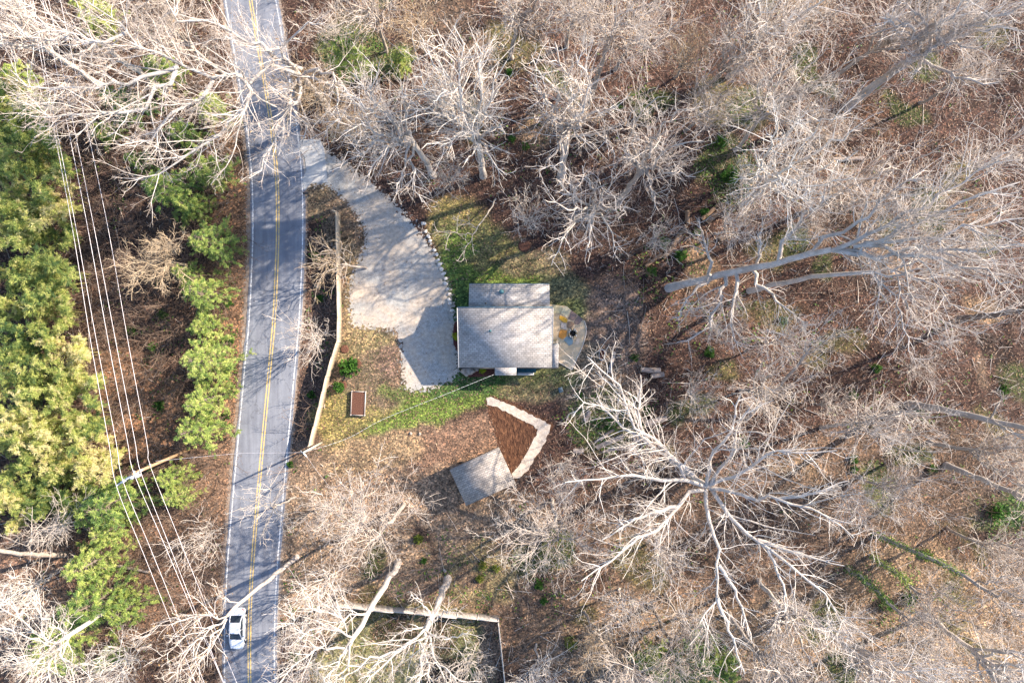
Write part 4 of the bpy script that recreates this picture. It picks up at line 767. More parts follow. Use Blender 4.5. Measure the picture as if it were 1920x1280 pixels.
hero(22, 'white many-limbed tree in the bottom left corner', [(229,1128,0),(160,1170,8),(92,1218,13)], tips=[(-20,1120,17),(-30,1180,18),(20,1300,19),(120,1310,18),(180,1240,16),(150,1150,14),(60,1120,16),(10,1220,19),(60,1280,19)], r0=.3, mats=WHT)
hero(23, 'forked trunk lying out toward the left edge below the bamboo', [(122,1040,0),(60,1040,5),(-10,1030,10)], limbs=[[(-10,1030,10),(-60,1020,13),(-120,1000,16)], [(90,1040,2.5),(100,1000,5),(120,950,8)], [(60,1040,5),(60,1000,7),(110,985,9)], [(0,1030,9),(-40,1060,11),(-80,1100,13)]], r0=.3)
hero(24, 'ivy-covered leaning trunk in the lower right, topmost of the green ones', [(1640,1002,0),(1720,1035,6),(1790,1068,10),(1870,1118,14)], tips=[(1960,1180,19),(1930,1090,18),(1980,1120,20),(1900,1190,17),(1860,1060,16)], r0=.26, ivy=1300)
hero(25, 'ivy-covered leaning trunk in the lower right, between two other green ones', [(1632,1040,0),(1680,1075,4),(1725,1115,8)], tips=[(1800,1200,15),(1760,1220,15),(1830,1150,15),(1780,1120,13)], r0=.22, ivy=800)
hero(26, 'ivy-covered leaning trunk in the lower right, lowest of the green ones', [(1588,1060,0),(1640,1105,4),(1690,1150,8)], tips=[(1760,1240,15),(1700,1260,15),(1780,1180,14)], r0=.22, ivy=1000)
hero(27, 'grey trunk running to the right edge just below the middle', [(1700,757,0),(1810,776,8),(1935,806,14)], tips=[(2040,780,20),(2040,860,20),(1960,760,17),(1960,860,17),(1880,740,14)], r0=.42)
hero(28, 'grey trunk leaning to the right edge above the ivy-covered ones', [(1776,872,0),(1850,902,5),(1935,938,10)], tips=[(2040,960,17),(2020,1010,17),(1980,880,15),(1880,860,12)], r0=.36)
hero(29, 'short dark stem standing among saplings at the bottom, right of the middle', [(1222,1136,0),(1240,1168,4),(1262,1215,9)], tips=[(1300,1300,15),(1240,1310,15),(1330,1250,14),(1210,1270,13)], r0=.24, mats=(BARKD, TWIG, TWIG))
hero(30, 'dark curved trunk entering from the right edge between lawn-green patches', [(1800,598,0),(1870,590,5),(1940,575,9)], tips=[(2020,560,15),(2000,620,15),(1960,540,13)], r0=.38, mats=(BARKD, TWIG, TWIG))
hero(31, 'grey stem with few branches slanting up-right among the woods right of the tub', [(1400,788,0),(1440,745,4),(1480,705,7.5),(1520,650,11)], tips=[(1560,590,15),(1600,600,15),(1570,690,13),(1500,600,13)], r0=.22)

# generic bare trees: nine shapes, copied
def proto(seed, h, fork, spread, nl, r0, mats, leaf, name='bare_tree', lean=.0, fine=1.0):
    rg = np.random.default_rng(seed); e = bpy.data.objects.new(name, None)
    K = 10; z = np.linspace(0, fork, K); T = np.stack([np.cumsum(rg.normal(size=K) * .09) + lean * z, np.cumsum(rg.normal(size=K) * .09), z - .2], 1); T[0, :2] = 0
    TR = np.linspace(r0, r0 * .6, K); TR[0] *= 1.25; LL = []
    for k in range(nl):
        a = k * 2.4 + rg.random() * .6; f = .6 + .4 * (k + 1) / nl; q = f * (K - 1); i = min(int(q), K - 2); s = T[i] + (T[i + 1] - T[i]) * (q - i)
        hh = fork + (h - fork) * (.45 + .55 * rg.random()); rr = spread * (.45 + .55 * rg.random()); t = np.array([s[0] + math.cos(a) * rr + lean * 3, s[1] + math.sin(a) * rr, hh]); mid = (s + t) / 2 + np.array([math.cos(a) * rr * .12, math.sin(a) * rr * .12, -.03 * h]); LL.append(np.array([s, mid, t]))
    LM = resample(LL, 10, rg, .16); LM[:, 0] = np.array([l[0] for l in LL]); ln = np.linalg.norm(np.diff(LM, axis=1), axis=2).sum(1)
    rad = np.clip(r0 * .4 * (.55 + .06 * ln), .04, r0 * .7)[:, None] * np.linspace(1, .22, 10)[None]
    L2, L3, L4 = skeleton(rg, LM, rad, fine * .84)
    me = Mesh(); me.tubes(T[None], TR[None], 10, 0); t_ = me.build('trunk', mats[0], smooth=True)
    me = Mesh(); crown_mesh(me, LM, rad, L2, L3, L4); c_ = me.build('crown', list(mats)); ks = [t_, c_]
    if leaf: lm = Mesh(); leaves_at(rg, L4[0], leaf, .13, lm, .7, .2); ks.append(lm.build('dry_leaves', DEADLEAF))
    for k in ks: C.objects.unlink(k)
    return e, ks, fork
PR = [proto(101, 21, 10, 4.0, 12, .26, PAL, 900), proto(102, 23, 12, 3.4, 11, .28, WHT, 0), proto(103, 18, 8, 3.8, 11, .2, PAL, 600), proto(104, 24, 13, 4.4, 13, .32, WHT, 1100), proto(105, 16, 6, 2.8, 11, .16, TANT, 400),
      proto(106, 20, 10, 3.8, 12, .24, PAL, 0, lean=.12), proto(107, 22, 12, 4.8, 13, .3, WHT, 0), proto(108, 14, 4, 3.0, 11, .13, WHT, 300), proto(109, 9, 2.5, 3.0, 13, .09, PAL, 0)]
GEN = [  # crown centre px, proto, label
 (585,165,4,'narrow tan-twigged tree tangled with the overhanging pale limbs right of the road'), (640,235,4,'narrow tan-twigged tree right of the driveway mouth, under the overhanging limbs'), 
 (1872,300,7,'low white twiggy tree at the right edge in the upper third'),  
 (1370,95,0,'bare tree with tan-leaved tips near the top edge, left of the diagonal trunk'), (1460,30,3,'broad bare tree touching the top edge above the diagonal grey trunk'), (1330,190,2,'mid-height bare tree between the gap tree and the top-edge tree with tan tips'),
 (1450,220,5,'slightly leaning bare tree in the upper right woods, left of the diagonal trunk base'), (1560,250,2,'bare tree with tangled twigs below left of the diagonal trunk base'), (1300,90,4,'narrow tan-twigged tree near the top edge, above the gap tree'), 
 (1400,340,7,'low twiggy tree above the leaning trunk, nearest the log pile'), (1490,330,3,'broad bare tree above the middle of the thick white leaning trunk'), (1590,360,0,'bare tree with tan tips above the leaning trunk, right of the broad one'),   
 (1660,60,5,'leaning bare tree at the top edge left of the diagonal trunk'), (690,20,2,'bare tree at the top edge just right of the road'), (620,60,8,'small bushy bare tree at the top edge beside the road'), (780,40,4,'narrow tan-twigged tree at the top edge right of the green shrubs'),  (960,20,0,'bare tree with tan tips at the top edge, near the middle'),  (985,400,8,'small pinkish bare bush-tree above the house roof beside the mulch ring'),
 (1240,440,8,'small bare tree beside the row of cut logs'),  (1620,470,8,'small bare tree under the thick leaning trunk'), (1350,610,8,'small bare tree in the brown woods below the leaning trunk base'), (1480,640,7,'low twiggy tree between the leaning trunk and the spreading tree'), (1310,740,8,'small bare tree above the fork of the largest spreading tree'),
 (1450,745,2,'bare tree above right of the largest spreading tree'), (1560,760,8,'small bare tree below the hanging limbs, centre right'), (1640,830,5,'leaning bare tree right of the largest spreading tree'), (1730,690,8,'small bare tree above the grey trunk that runs to the right edge'), (1880,860,0,'bare tree with tan tips at the right edge between two grey trunks'),
 (1600,930,7,'low twiggy tree left of the ivy-covered trunks, level with their tops'), (1700,930,2,'bare tree just above the ivy-covered trunks'), (1520,1180,6,'white-limbed tree left of the ivy-covered trunks near the bottom'), (1440,1240,0,'bare tree with tan tips at the bottom edge below the spreading tree'), (1290,1180,2,'bare tree below the spreading tree, beside the short dark stem'), (1180,1140,7,'low pinkish twiggy tree left of the short dark stem'), (1110,1200,4,'narrow tan-twigged tree near the bottom, right of the fence corner'), (1170,1260,5,'leaning bare tree at the bottom edge, left of the short stem'), (1010,1250,7,'low twiggy tree at the bottom edge just right of the fence corner'),
 (1620,1250,1,'upright bare tree at the bottom edge below the ivy-covered trunks'), (1760,1250,7,'low twiggy tree at the bottom edge in front of the bright clearing'), (1860,1190,8,'small bare tree in the bright clearing near the lower right corner'), (1900,1040,2,'bare tree at the right edge beside the topmost ivy-covered trunk'), (1890,1260,6,'white-limbed tree in the bottom right corner'),
 (560,1190,8,'small bare tree on the right verge beside the car'), (600,1110,7,'low twiggy tree between the road and the lower fence'), (600,960,8,'small bare tree right of the road below the guy wire'), (880,1250,8,'small bare tree at the bottom edge inside the lower fence'), (560,1270,7,'low twiggy tree at the bottom edge just right of the road'),  (1060,880,8,'small grey bare tree right of the shed beside the straw path'), (1240,1040,7,'low twiggy tree below left of the great fork'),
 (40,1100,7,'low white twiggy tree at the left edge near the bottom'), (230,1255,7,'low twiggy tree at the bottom edge left of the power lines'), (590,640,8,'small bare sapling tree in the brush left of the long fence'),  (330,60,5,'leaning bare tree at the top edge left of the road'), (30,60,6,'white-limbed tree in the extreme top left corner'), (380,1010,8,'small brown bare tree on the left verge below the wooden pole'),
 (700,250,7,'low twiggy tree beside the driveway mouth, upper side'), (840,330,8,'small bare tree at the edge of the lawn above the drive'), 
   (1180,60,2,'bare tree at the top edge right of the grey forked trunk'), (1080,-5,0,'bare tree with tan tips cut by the top edge, right of the middle'), (1540,20,2,'bare tree at the top edge between the broad tree and the diagonal trunk'), (1830,130,2,'bare tree right of the diagonal trunk fork near the top right corner'),
   (1540,400,8,'small bare tree above the leaning trunk middle'), (1370,420,7,'low twiggy tree beside the highest cut logs')]
rgp = np.random.default_rng(77)
for cx, cy, k, lb in GEN:
    e, ks, fork = PR[k]; hf = fork + 2.0; s = (H - hf) / H; bx, by = 960 + (cx - 960) * s, 640 + (cy - 640) * s
    p = W(bx, by); lz = float(gz(p[0], p[1]))
    copy_tree(tag(e, lb, 'tree', GL), ks, (p[0], p[1], lz), rgp.random() * 6.28, .88 + .24 * rgp.random(), lb, rx=(rgp.random() - .5) * .12, ry=(rgp.random() - .5) * .12)
# ------------------------------------------------------------------ BAMBOO, EVERGREENS, SHRUBS
def bamboo_proto(seed, n=12, h=10.5, spread=3.6):
    rg = np.random.default_rng(seed); e = bpy.data.objects.new('bamboo_clump', None); P = []
    for k in range(n):
        a = rg.random() * 6.28; b = rg.random() * 1.4; hh = h * (.65 + .4 * rg.random()); s = spread * (.3 + .7 * rg.random()); t = np.linspace(0, 1, 9)
        a2 = a + rg.normal() * .3; P.append(np.stack([math.cos(a) * b + math.cos(a2) * s * t ** 2.2, math.sin(a) * b + math.sin(a2) * s * t ** 2.2, hh * (t - .16 * t ** 3) - .1], 1))
    P = np.array(P); rad = np.full((n, 9), .035) * np.linspace(1, .3, 9)
    B = grow(rg, P, rad, 2.6, .16, 55, 5, t0=.38, rf=.4, rmin=.01, up=-.12, wig=.12, lmin=.6, lmax=2.2)
    me = Mesh(); me.tubes(P, rad, 5); me.tubes(*B, 3); c_ = me.build('culms', CULM)
    lm = Mesh(); tb = np.repeat(rg.random(len(B[0]))[:, None] * .8, 1, 1)[:, 0]
    leaves_at(rg, B[0], 15000, .30, lm, .14, .3, .45, tb, .05); leaves_at(rg, P[:, 5:], 1200, .34, lm, .22, .3, .3, None, .18); l_ = lm.build('leaves', BAMBOO)
    for k in (c_, l_): C.objects.unlink(k)
    return e, [c_, l_]
BP = [bamboo_proto(201 + k) for k in range(4)]
def put(protos, spots, names, jitter=0, smin=.85, smax=1.15):
    for i, (cx, cy, sc, lb, hh) in enumerate(spots):
        e, ks = protos[i % len(protos)]; s = (H - hh) / H; p = W(960 + (cx - 960) * s, 640 + (cy - 640) * s)
        copy_tree(tag(e, lb, names[0], names[1]), ks, (p[0], p[1], float(gz(p[0], p[1]))), rgp.random() * 6.28, sc * (smin + (smax - smin) * rgp.random()), lb)
BS = []
for r_, (y, xs) in enumerate([(150,(-15,)),(225,(0,45)),(300,(-30,25,75)),(370,(-20,40,92)),(440,(-30,25,80)),(510,(-10,50,98)),(585,(-30,30,85)),(655,(0,60,115)),(720,(-30,30,90,135)),(790,(-20,40,100,155)),(855,(10,70,130,180)),(925,(-20,45,110)),(960,(10,80))]):
    row = ['topmost','second','third','fourth','fifth','sixth','seventh','eighth','ninth','tenth','eleventh','twelfth','lowest'][r_]
    for c_, x in enumerate(xs):
        col = ['left edge', 'second from the left', 'third from the left', 'fourth from the left'][c_] if len(xs) > 1 else 'left edge'
        BS.append((x, y, 1.0, 'feathery yellow-green bamboo clump in the left thicket, %s row down, %s' % (row, col), 6))
put(BP, BS, ('bamboo', 'bamboo clumps of the left thicket'), smin=.68, smax=1.0)

def ever_proto(seed, h=10, spread=3.0, n=66, nl=14000):
    rg = np.random.default_rng(seed); e = bpy.data.objects.new('evergreen_tree', None); K = 7; z = np.linspace(0, h, K); T = np.stack([np.cumsum(rg.normal(size=K) * .1), np.cumsum(rg.normal(size=K) * .1), z - .1], 1); T[0, :2] = 0
    P = []
    for k in range(n):
        f = .12 + .86 * k / n; q = f * (K - 1); i = min(int(q), K - 2); s = T[i] + (T[i + 1] - T[i]) * (q - i); a = k * 2.4 + rg.normal() * .3; L = spread * (1.08 - f) ** .75 * (.65 + .6 * rg.random()); t = np.linspace(0, 1, 6)
        P.append(s + np.stack([np.cos(a) * L * t, np.sin(a) * L * t, .35 * L * t - .45 * L * t ** 2], 1) + rg.normal(size=(6, 3)) * .06)
    P = np.array(P); rad = np.full((n, 6), .03) * np.linspace(1, .3, 6)
    B = grow(rg, P, rad, 2.2, .32, 48, 4, t0=.2, rf=.5, rmin=.01, up=-.03, wig=.1, lmin=.25, lmax=1.1)
    me = Mesh(); me.tubes(T[None], np.linspace(.16, .04, K)[None], 8); me.tubes(P, rad, 4); t_ = me.build('trunk', BARKD)
    lm = Mesh(); tb = rg.random(len(B[0])) * .75; leaves_at(rg, B[0], int(nl * 1.2), .24, lm, .2, .45, .1, tb, .04); c_ = lm.build('crown', NEEDLE)
    for k in (t_, c_): C.objects.unlink(k)
    return e, [t_, c_]
EP = [ever_proto(301), ever_proto(302, 8.5, 3.2), ever_proto(303, 7, 2.6, 56), ever_proto(304, 9.5, 3.6, 72, 16000)]
ES = [(320,345,1.15,'large dark green evergreen between the wires and the road, topmost of its row',6),(380,320,1.0,'evergreen leaning to the road beside the large topmost one',5),(345,385,1.0,'evergreen just above the tan twiggy tree',5),(395,455,.95,'evergreen right of the tan twiggy tree, near the verge',5),(350,520,.7,'small evergreen tucked under the tan twiggy tree',3),(385,545,.8,'evergreen just below the tan twiggy tree, right side',4),(378,610,.9,'slender green evergreen in the roadside row, level with the house roof',4),
 (385,680,1.0,'bright green evergreen in the roadside row, level with the porch',5),(385,745,1.0,'bright green evergreen in the roadside row, above the wooden pole',5),(360,805,.9,'bright green evergreen touching the wooden pole, lowest of its row',5),(318,895,.75,'yellow-green low evergreen just below the wooden pole',3),(330,930,.6,'small dark evergreen right of the wires below the wooden pole',3),
 (1225,1250,.8,'yellow-green evergreen at the bottom edge, left of the larger one',4),(215,940,1.1,'bright lime evergreen left of the wires, topmost of the lower group',5),(160,965,1.0,'lime evergreen at the lower end of the bamboo thicket',5),(190,1000,.8,'dense lime evergreen in the middle of the lower left group',4),(155,1060,1.05,'lime evergreen in the lower left group, level with the fallen forked trunk',5),(175,1120,1.1,'lime evergreen in the lower left group, second from its bottom',5),(215,1150,.85,'yellowish evergreen beside the leftmost wire, lower left',5),(130,1195,1.0,'lime evergreen nearest the bottom left corner tree',4),(200,1230,.6,'small yellowish evergreen at the bottom edge left of the wires',3),
 (655,110,.85,'soft green shrubby evergreen under bare twigs at the top, right of the road',4),(745,105,.6,'small soft green evergreen at the top, left of the vase-shaped tree',3),(300,130,.8,'dark evergreen half hidden by the overhanging pale limbs, top left',4),(240,190,.75,'dark evergreen under the pale limbs beside the wires, top left',4),(190,240,.6,'small evergreen under the pale limbs at the top of the wire clearing',3),(330,240,.9,'evergreen below the bright overhanging limbs, left of the road',5),(395,200,.6,'small evergreen on the left verge under the overhanging limbs',3),(260,300,.6,'small dark evergreen at the edge of the wire clearing, upper left',3),
 (1290,1262,1.25,'yellow-green evergreen at the bottom edge, right of the middle',5),(1360,1250,.9,'small yellow-green evergreen beside the bottom edge one, right side',3),(165,20,.8,'dark evergreen at the top edge in the left corner',5),(15,150,.9,'dark green evergreen at the left edge near the top',6)]
put(EP, ES, ('evergreen tree', 'evergreens left of the road and at the edges'))

def shrub_proto(seed, mat, n=2200, r=1.0, size=.16, hgt=1.0, asp=.5):
    rg = np.random.default_rng(seed); e = bpy.data.objects.new('shrub', None); m_ = 40; P = []
    for k in range(m_):
        a = rg.random() * 6.28; el = math.acos(rg.random() ** .8); t = np.linspace(0, 1, 5)[:, None]; d = np.array([math.cos(a) * math.sin(el) * r, math.sin(a) * math.sin(el) * r, math.cos(el) * hgt + .15]) * (.7 + .4 * rg.random())
        P.append(d * t + rg.normal(size=(5, 3)) * .03)
    P = np.array(P); B = grow(rg, P, np.full((m_, 5), .015), 4, .35, 45, 4, t0=.3, rf=.6, rmin=.006, wig=.15, lmin=.15, lmax=.5)
    me = Mesh(); me.tubes(P, np.full((m_, 5), .014), 3); s_ = me.build('stems', BRUSH)
    lm = Mesh(); leaves_at(rg, B[0], n, size, lm, asp, .4, 0, rg.random(len(B[0])) * .8, .03); l_ = lm.build('leaves', mat)
    for k in (s_, l_): C.objects.unlink(k)
    return e, [s_, l_]
SHB = shrub_proto(401, SHRUB, 3600, 1.25, .2, 1.2); SHD = shrub_proto(402, SHRUB, 1500, .6, .17, .8); SHY = shrub_proto(403, YELLOW, 700, .33, .12, .5); SHW = [shrub_proto(404 + k, SHRUB, 900, .8, .24, .7, .35) for k in range(2)]
LIMEW = leaf_mat('lime bush leaves', [(.2, (.10, .14, .02)), (.9, (.33, .36, .06))], .3); SHL = shrub_proto(410, LIMEW, 900, .8, .2, .8)
put([SHB], [(652,688,1.0,'big round bright green shrub beside the bend of the long fence',1)], ('shrub', 'yard shrubs'), smin=1, smax=1)
put([SHD], [(635,726,1.0,'smaller dark green shrub in a mulch ring beside the long fence',.5)], ('shrub', 'yard shrubs'), smin=1, smax=1)
put([SHY], [(904.5,694.5,1.0,'small bright yellow-green shrub in the front mulch bed',.4),(856,631,1.3,'yellow-green shrub in the narrow bed by the left wall',.4)], ('shrub', 'yard shrubs'), smin=1, smax=1)
WS = [(1145,795,1.0,'green ground shrub between the fallen logs and the straw path'),(1118,790,.8,'small green bush at the left end of the fallen logs'),(1170,775,.7,'small green bush above the longest of the fallen logs'),(1210,770,.8,'dark green bush under the white limb right of the logs'),(1085,740,.6,'low green bush at the wood edge below the patio'),(1190,670,.6,'small green bush left of the two dark logs, in the brown leaves'),(1350,270,1.0,'dark green laurel clump in the upper right woods, topmost'),(1365,330,1.3,'largest dark green laurel clump beside the highest logs'),(1390,355,1.0,'dark green laurel clump right of the largest one'),(1320,400,.7,'small dark bush beside the split log'),(1305,435,.6,'small dark bush left of the log row'),(1275,480,.9,'dark green bush below the log row'),(1220,510,.8,'dark green bush at the lower end of the log row'),(1245,455,.8,'low green bush left of the log row'),
 (905,1060,.7,'low yellow-green bush on the slope below the shed, left'),(900,1085,.6,'low yellow-green bush on the slope below the shed, lower left'),(930,1065,.6,'low yellow-green bush on the slope below the shed, middle'),(1010,1095,.7,'low green bush right of the slope bushes'),(1020,1125,.6,'low green bush above the fence corner, right'),(785,1010,.7,'yellow-green bush below the wide grey tree'),(795,1050,.5,'small green bush left of the right thick trunk base'),(1070,1200,1.0,'bright lime bush at the bottom right of the fence corner'),(560,1230,.8,'green bush on the right verge level with the car'),(545,870,.5,'small green weed clump at the foot of the short pole'),
 (1470,600,.7,'dark green bush in the woods below the second white trunk'),(1330,660,.8,'dark green bush in the brown gap right of the plank'),(1395,830,.8,'dark bush hidden among the limbs of the spreading tree'),(1640,690,.7,'small dark bush in the brown woods at right'),(1600,740,.7,'green weed bush in the brown woods left of the grey trunk'),(1720,770,.7,'green bush under the grey trunk near the right edge'),(1880,730,.8,'green bush at the right edge above the grey trunk'),(1870,960,1.4,'largest green bush at the right edge, lower half'),(1600,860,.7,'dark bush right of the spreading tree'),(1750,880,.7,'dark bush left of the lower grey trunk'),(1600,880,.6,'dark bush below the one right of the spreading tree'),
 (1660,1130,1.1,'bright green bush beside the lowest ivy-covered trunk'),(1700,1120,1.1,'bright green round bush between the ivy trunks'),(1740,1040,.9,'yellow bush beside the topmost ivy trunk'),(960,260,.6,'green weed bush between the vase-shaped trees'),(985,275,.6,'green weed bush right of the first vase-shaped tree'),(955,140,.6,'small green bush in the brown gap at the top middle'),(1160,200,.5,'small green bush below the forked top-edge tree'),(1200,800,.7,'green bush tucked between the cut logs'),(300,760,.8,'green bush in the orange brush beside the wires'),(310,590,.8,'dark bush in the wire clearing, upper'),(250,620,.7,'dark bush under the wires, middle'),(290,650,.7,'dark bush in the wire clearing, lower'),(430,640,.7,'green bush on the left verge, level with the roof'),(430,570,.7,'dark green bush on the left verge, upper'),(425,700,.7,'green bush on the left verge, middle'),(425,780,.6,'green bush on the left verge, lower'),(590,480,.7,'green bush in the brush between road and fence, upper'),(600,560,.6,'dark bush in the brush between road and fence, middle'),(585,740,.6,'dark bush in the brush between road and fence, lower')]
for i, (a, b_, s, lb) in enumerate(WS):
    pr = SHL if ('lime' in lb or 'yellow' in lb) else SHW[i % 2]; e, ks = pr; p = W(a, b_)
    copy_tree(tag(e, lb, 'shrub', 'understory bushes'), ks, (p[0], p[1], float(gz(p[0], p[1]))), rgp.random() * 6.28, s, lb)

# ------------------------------------------------------------------ LOGS
LOGS = [((1210,499),(1240,477),.2,'lowest log of the diagonal row above right of the house'),((1243,484),(1257,467),.24,'second log up the diagonal row, partly split'),((1257,467),(1269,446),.26,'third log up the diagonal row, mossy brown'),((1270,443),(1287,427),.24,'fourth log up the diagonal row, just below the short upright one'),((1287.5,396),(1287.5,418),.26,'short cut log lying straight up and down above the diagonal row'),((1315,411),(1339,392),.24,'freshly cut log at the upper left of the high pile'),((1324,418),(1357,389),.3,'thick log at the right of the high pile'),((1340,388),(1354,383),.2,'short log at the very top of the high pile'),((1349,449),(1371,435),.24,'dark log hidden under twigs right of the diagonal row'),
 ((1075,845),(1094,844),.26,'short grey log lying level, leftmost of the fallen wood'),((1118,838),(1169,816),.28,'longest grey log right of the straw path'),((1115,829),(1153,803),.16,'thinner log lying just above the longest grey one'),((1201,693),(1237,694),.3,'upper of two dark logs right of the plank'),((1220,705),(1244,701),.28,'lower of two dark logs right of the plank'),((1208,793),(1249,783),.3,'thick cut log under the white limb'),((1097,789),(1105,769),.28,'short thick log standing aslant near the straw path'),((195,1057),(278,1073),.17,'long grey log in the brown brush left of the wires, lower left'),((190,1098),(212,1108),.15,'short broken log below the long grey one, lower left'),((1130,846),(1190,836),.14,'thin pale branchwood stretching right below the longest log'),((1560,300),(1620,297),.22,'grey fallen trunk lying level in the upper right woods'),((1185,820),(1200,826),.25,'round-cut grey log end beside the white limb')]
LOGM = [bark_mat('log bark grey', (.40,.35,.32), (.22,.17,.145)), bark_mat('log bark brown', (.30,.21,.14), (.15,.095,.065))]; CUT = plain('cut wood', (.62,.45,.28), .8)
for k, (a, b_, r, lb) in enumerate(LOGS):
    p = np.array(W(*a)); q = np.array(W(*b_)); z = max(float(gz(p[0], p[1])), float(gz(q[0], q[1]))) + r * .8; p[2] = q[2] = z; c = (p + q) / 2; rg = np.random.default_rng(k)
    P = p + (q - p) * np.linspace(0, 1, 6)[:, None] - c + rg.normal(size=(6, 3)) * .02; me = Mesh(); me.tubes(P[None], (r * (1 + .1 * rg.random(6)))[None], 10); o = me.build('log', LOGM[1 if k < 9 else 0], loc=tuple(c), smooth=True); tag(o, lb, 'log', 'cut and fallen logs')
    me = Mesh(); u = (P[-1] - P[0]) / np.linalg.norm(P[-1] - P[0]); me.cyl(tuple(P[0] - u * .01), tuple(P[0] + u * .02), r * .9, r * .9, 10); me.cyl(tuple(P[-1] - u * .02), tuple(P[-1] + u * .01), r * .9, r * .9, 10); me.build('cut_end', CUT, o)

# ------------------------------------------------------------------ STUFF: brush, leaf litter, grass
def inpoly(px, py, poly):
    c = np.zeros(px.shape, bool); n = len(poly); j = n - 1
    for i in range(n):
        xi, yi = poly[i]; xj, yj = poly[j]; c ^= ((yi > py) != (yj > py)) & (px < (xj - xi) * (py - yi) / (yj - yi + 1e-12) + xi); j = i
    return c
ROADC = np.array(ROADPX, float)
def roadx(py): return np.interp(py, ROADC[:, 1], ROADC[:, 0])
YARD = [(540,345),(600,250),(700,320),(800,390),(900,345),(960,420),(1080,460),(1135,560),(1150,680),(1100,730),(1060,770),(1045,830),(1000,890),(960,960),(860,990),(800,950),(760,900),(600,850),(590,835),(645,640),(640,395),(560,370)]
LOWYARD = [(650,1135),(936,1160),(950,1400),(560,1400),(640,1200)]
def free(px, py, yard=True, m=62):
    ok = np.abs(px - roadx(py)) > m
    if yard: ok &= ~inpoly(px, py, YARD)
    return ok
def scatter(rg, n, test, x0=-66, x1=66, y0=-46, y1=46):
    x = x0 + (x1 - x0) * rg.random(n * 3); y = y0 + (y1 - y0) * rg.random(n * 3); px = 960 + 16 * x; py = 640 - 16 * y
    k = test(px, py); return x[k][:n], y[k][:n]
rg = np.random.default_rng(900)
HOUSEPX = [(855,525),(1105,525),(1105,700),(855,700)]
def nothard(px, py): return free(px, py, False, 58) & ~inpoly(px, py, DRIVE) & ~inpoly(px, py, [(915,756),(1010,803),(960,886)]) & ~inpoly(px, py, HOUSEPX) & ~inpoly(px, py, pp)
# brushwood: thin crooked saplings and brambles that nobody could count
x, y = scatter(rg, 8000, lambda a, b_: free(a, b_) & ~inpoly(a, b_, LOWYARD)); xw, yw = scatter(rg, 2600, lambda a, b_: free(a, b_, False, 50) & (a < 440) & (a > 130), -60, -30); x = np.r_[x, xw]; y = np.r_[y, yw]; n = len(x); z = gz(x, y)
dens = fbm(x, y, .15, 61) + .25 * (x < -28); hgt = (.8 + 3.4 * rg.random(n) ** 2) * (.6 + .9 * dens)
P = np.empty((n, 6, 3)); d = rg.normal(size=(n, 3)) * (.45 + .6 * (x < -30))[:, None]; d[:, 2] = 1; d /= np.linalg.norm(d, axis=1, keepdims=True); P[:, 0] = np.stack([x, y, z - .05], 1)
for k in range(1, 6):
    d = d + rg.normal(size=(n, 3)) * .18; d /= np.linalg.norm(d, axis=1, keepdims=True); P[:, k] = P[:, k - 1] + d * (hgt / 5)[:, None]
rad = (.012 + .006 * hgt)[:, None] * np.linspace(1, .35, 6)[None]
Q = grow(rg, P, rad, 1.7, .45, 45, 5, t0=.15, rf=.6, rmin=.012, up=.02, wig=.2, lmin=.35, lmax=1.6); Q2 = grow(rg, *Q, 1.8, .5, 45, 3, t0=.2, rf=.7, rmin=.010, up=.0, wig=.2, lmin=.2, lmax=.8)
me = Mesh(); me.tubes(P, rad, 3); me.tubes(*Q, 3); me.tubes(*Q2, 3); o = me.build('brushwood', BRUSH); tag(o, 'thin brown brush and brambles filling the woodland floor', 'brush', kind='stuff')
# dead sticks lying about
x, y = scatter(rg, 13000, lambda a, b_: free(a, b_, True, 92)); n = len(x); z = gz(x, y); a = rg.random(n) * 6.28; L = .4 + np.where((x > 12) | (y < -20) | (x < -45), 4.0, 1.3) * rg.random(n) ** 4
P = np.stack([np.stack([x, y, z + .06], 1), np.stack([x + np.cos(a) * L * .5 + rg.normal(size=n) * .06, y + np.sin(a) * L * .5, z + .1], 1), np.stack([x + np.cos(a) * L, y + np.sin(a) * L, z + .07], 1)], 1)
me = Mesh(); me.tubes(P, (.012 + .05 * rg.random(n) ** 8)[:, None] * np.array([[1, .8, .5]]), 3); o = me.build('fallen_sticks', TWIG); tag(o, 'pale dead sticks strewn over the woodland floor', 'sticks', kind='stuff')
# leaf litter
def litter(name, n, test, size, mat, label, cat, lift=.03, tilt=.5):
    x, y = scatter(rg, n, test); n = len(x); z = gz(x, y) + lift + .03 * rg.random(n); a = rg.random(n) * 6.28; s = size * (.6 + .8 * rg.random(n)); c, sn = np.cos(a) * s, np.sin(a) * s; t = (rg.random(n) - .5) * s * tilt; t2 = (rg.random(n) - .5) * s * tilt
    V = np.stack([np.stack([x - c, y - sn, z + t], 1), np.stack([x + sn * .6, y - c * .6, z + t2], 1), np.stack([x + c, y + sn, z - t], 1), np.stack([x - sn * .6, y + c * .6, z - t2 + s * .2], 1)], 1)
    me = Mesh(); me.add(V.reshape(-1, 3), np.arange(n * 4).reshape(-1, 4), 0, np.repeat(rg.random(n), 4)); o = me.build(name, mat); tag(o, label, cat, kind='stuff')
LIT = leaf_mat('litter leaves', [(.1, (.09,.05,.04)), (.4, (.18,.105,.075)), (.65, (.30,.18,.11)), (.9, (.52,.38,.26))], .1)
litter('leaf_litter', 90000, nothard, .085, LIT, 'fallen brown leaves covering the ground', 'leaf litter')
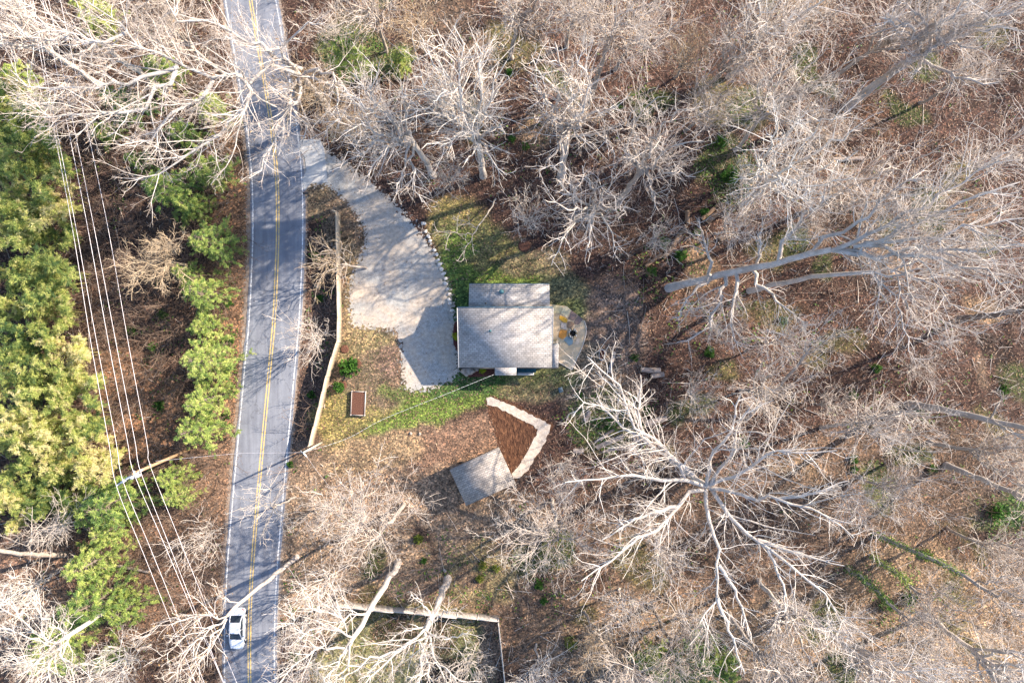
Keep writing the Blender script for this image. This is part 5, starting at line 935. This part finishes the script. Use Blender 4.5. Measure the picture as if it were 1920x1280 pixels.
GCZ = [(1140,795,100,70,1.0),(1370,325,60,75,1.0),(1260,480,90,60,.6),(900,1075,90,70,.5),(1010,1110,80,50,.5),(1880,965,70,50,1.0),(960,270,60,60,.5),(430,650,26,200,.8),(300,640,60,160,.35),(200,330,60,90,.4),(330,930,60,60,.7),(1350,620,200,70,.35),(1700,760,200,60,.3),(1690,1120,80,60,.7),(660,110,70,70,.6),(640,900,80,60,.3),(600,620,34,230,.5),(1190,560,50,100,.35),(800,1100,90,50,.4),(560,1150,40,120,.5)]
def cover(a, b_):
    k = np.full(a.shape, .07)
    for cx, cy, rx, ry, w in GCZ: k = np.maximum(k, w * np.clip(1.5 - ((a - cx) / rx) ** 2 - ((b_ - cy) / ry) ** 2, 0, 1))
    xx = (a - 960) / 16; yy = (640 - b_) / 16; f = fbm(xx, yy, .7, 71)
    return (f < .30 + .30 * k) & (rg.random(a.shape) < .15 + k) & nothard(a, b_) & ((k > .2) | ~inpoly(a, b_, YARD))
COV = leaf_mat('ground cover leaves', [(.1, (.025,.07,.02)), (.45, (.08,.17,.035)), (.8, (.22,.30,.05))], .3)
litter('ground_cover', 45000, cover, .12, COV, 'low green ivy and weeds patching the woodland floor', 'ground cover', .12, .9)
# grass
LAWNB = [(905,470,95,60,25),(860,500,45,85,0),(960,510,95,28,0),(1050,545,55,45,0),(900,730,165,32,-10),(790,770,110,24,-18),(1030,712,70,22,0),(860,1215,50,75,0),(760,1190,140,50,0),(640,780,50,50,0),(680,640,60,22,-25),(860,420,60,50,0),(700,700,100,80,0),(870,560,24,55,0)]
def lawn(a, b_):
    k = np.zeros(a.shape, bool)
    for cx, cy, rx, ry, rot in LAWNB:
        ca, sa = math.cos(R(rot)), math.sin(R(rot)); dx, dy = a - cx, b_ - cy; k |= ((dx * ca + dy * sa) / rx) ** 2 + ((-dx * sa + dy * ca) / ry) ** 2 < .8 + .4 * np.sin(dx * .13) * np.cos(dy * .17)
    return k & nothard(a, b_)
def blades(name, n, test, h, mat, label):
    x, y = scatter(rg, n, test, -30, 15, -42, 16); n = len(x); z = gz(x, y); a = rg.random(n) * 6.28; l = h * (.5 + rg.random(n)); w = .018; dx, dy = rg.normal(size=n) * l * .5, rg.normal(size=n) * l * .5
    V = np.stack([np.stack([x - np.cos(a) * w, y - np.sin(a) * w, z], 1), np.stack([x + np.cos(a) * w, y + np.sin(a) * w, z], 1), np.stack([x + dx, y + dy, z + l], 1)], 1)
    me = Mesh(); me.add(V.reshape(-1, 3), np.arange(n * 3).reshape(-1, 3), 0, np.repeat(rg.random(n), 3)); o = me.build(name, mat); tag(o, label, 'grass', kind='stuff')
litter('stray_leaves', 2600, lambda a, b_: inpoly(a, b_, DRIVE) | (np.abs(a - roadx(b_)) > 38) & (np.abs(a - roadx(b_)) < 60) | (rg.random(a.shape) < .03) & ~inpoly(a, b_, HOUSEPX), .07, LIT, 'stray leaves blown over the gravel drive and road edges', 'stray leaves', .06, .5)
GRASSM = leaf_mat('grass blades', [(.1, (.07,.13,.03)), (.5, (.14,.20,.05)), (.9, (.33,.31,.10))], .3)
blades('grass', 80000, lawn, .09, GRASSM, 'short patchy green grass of the yard')
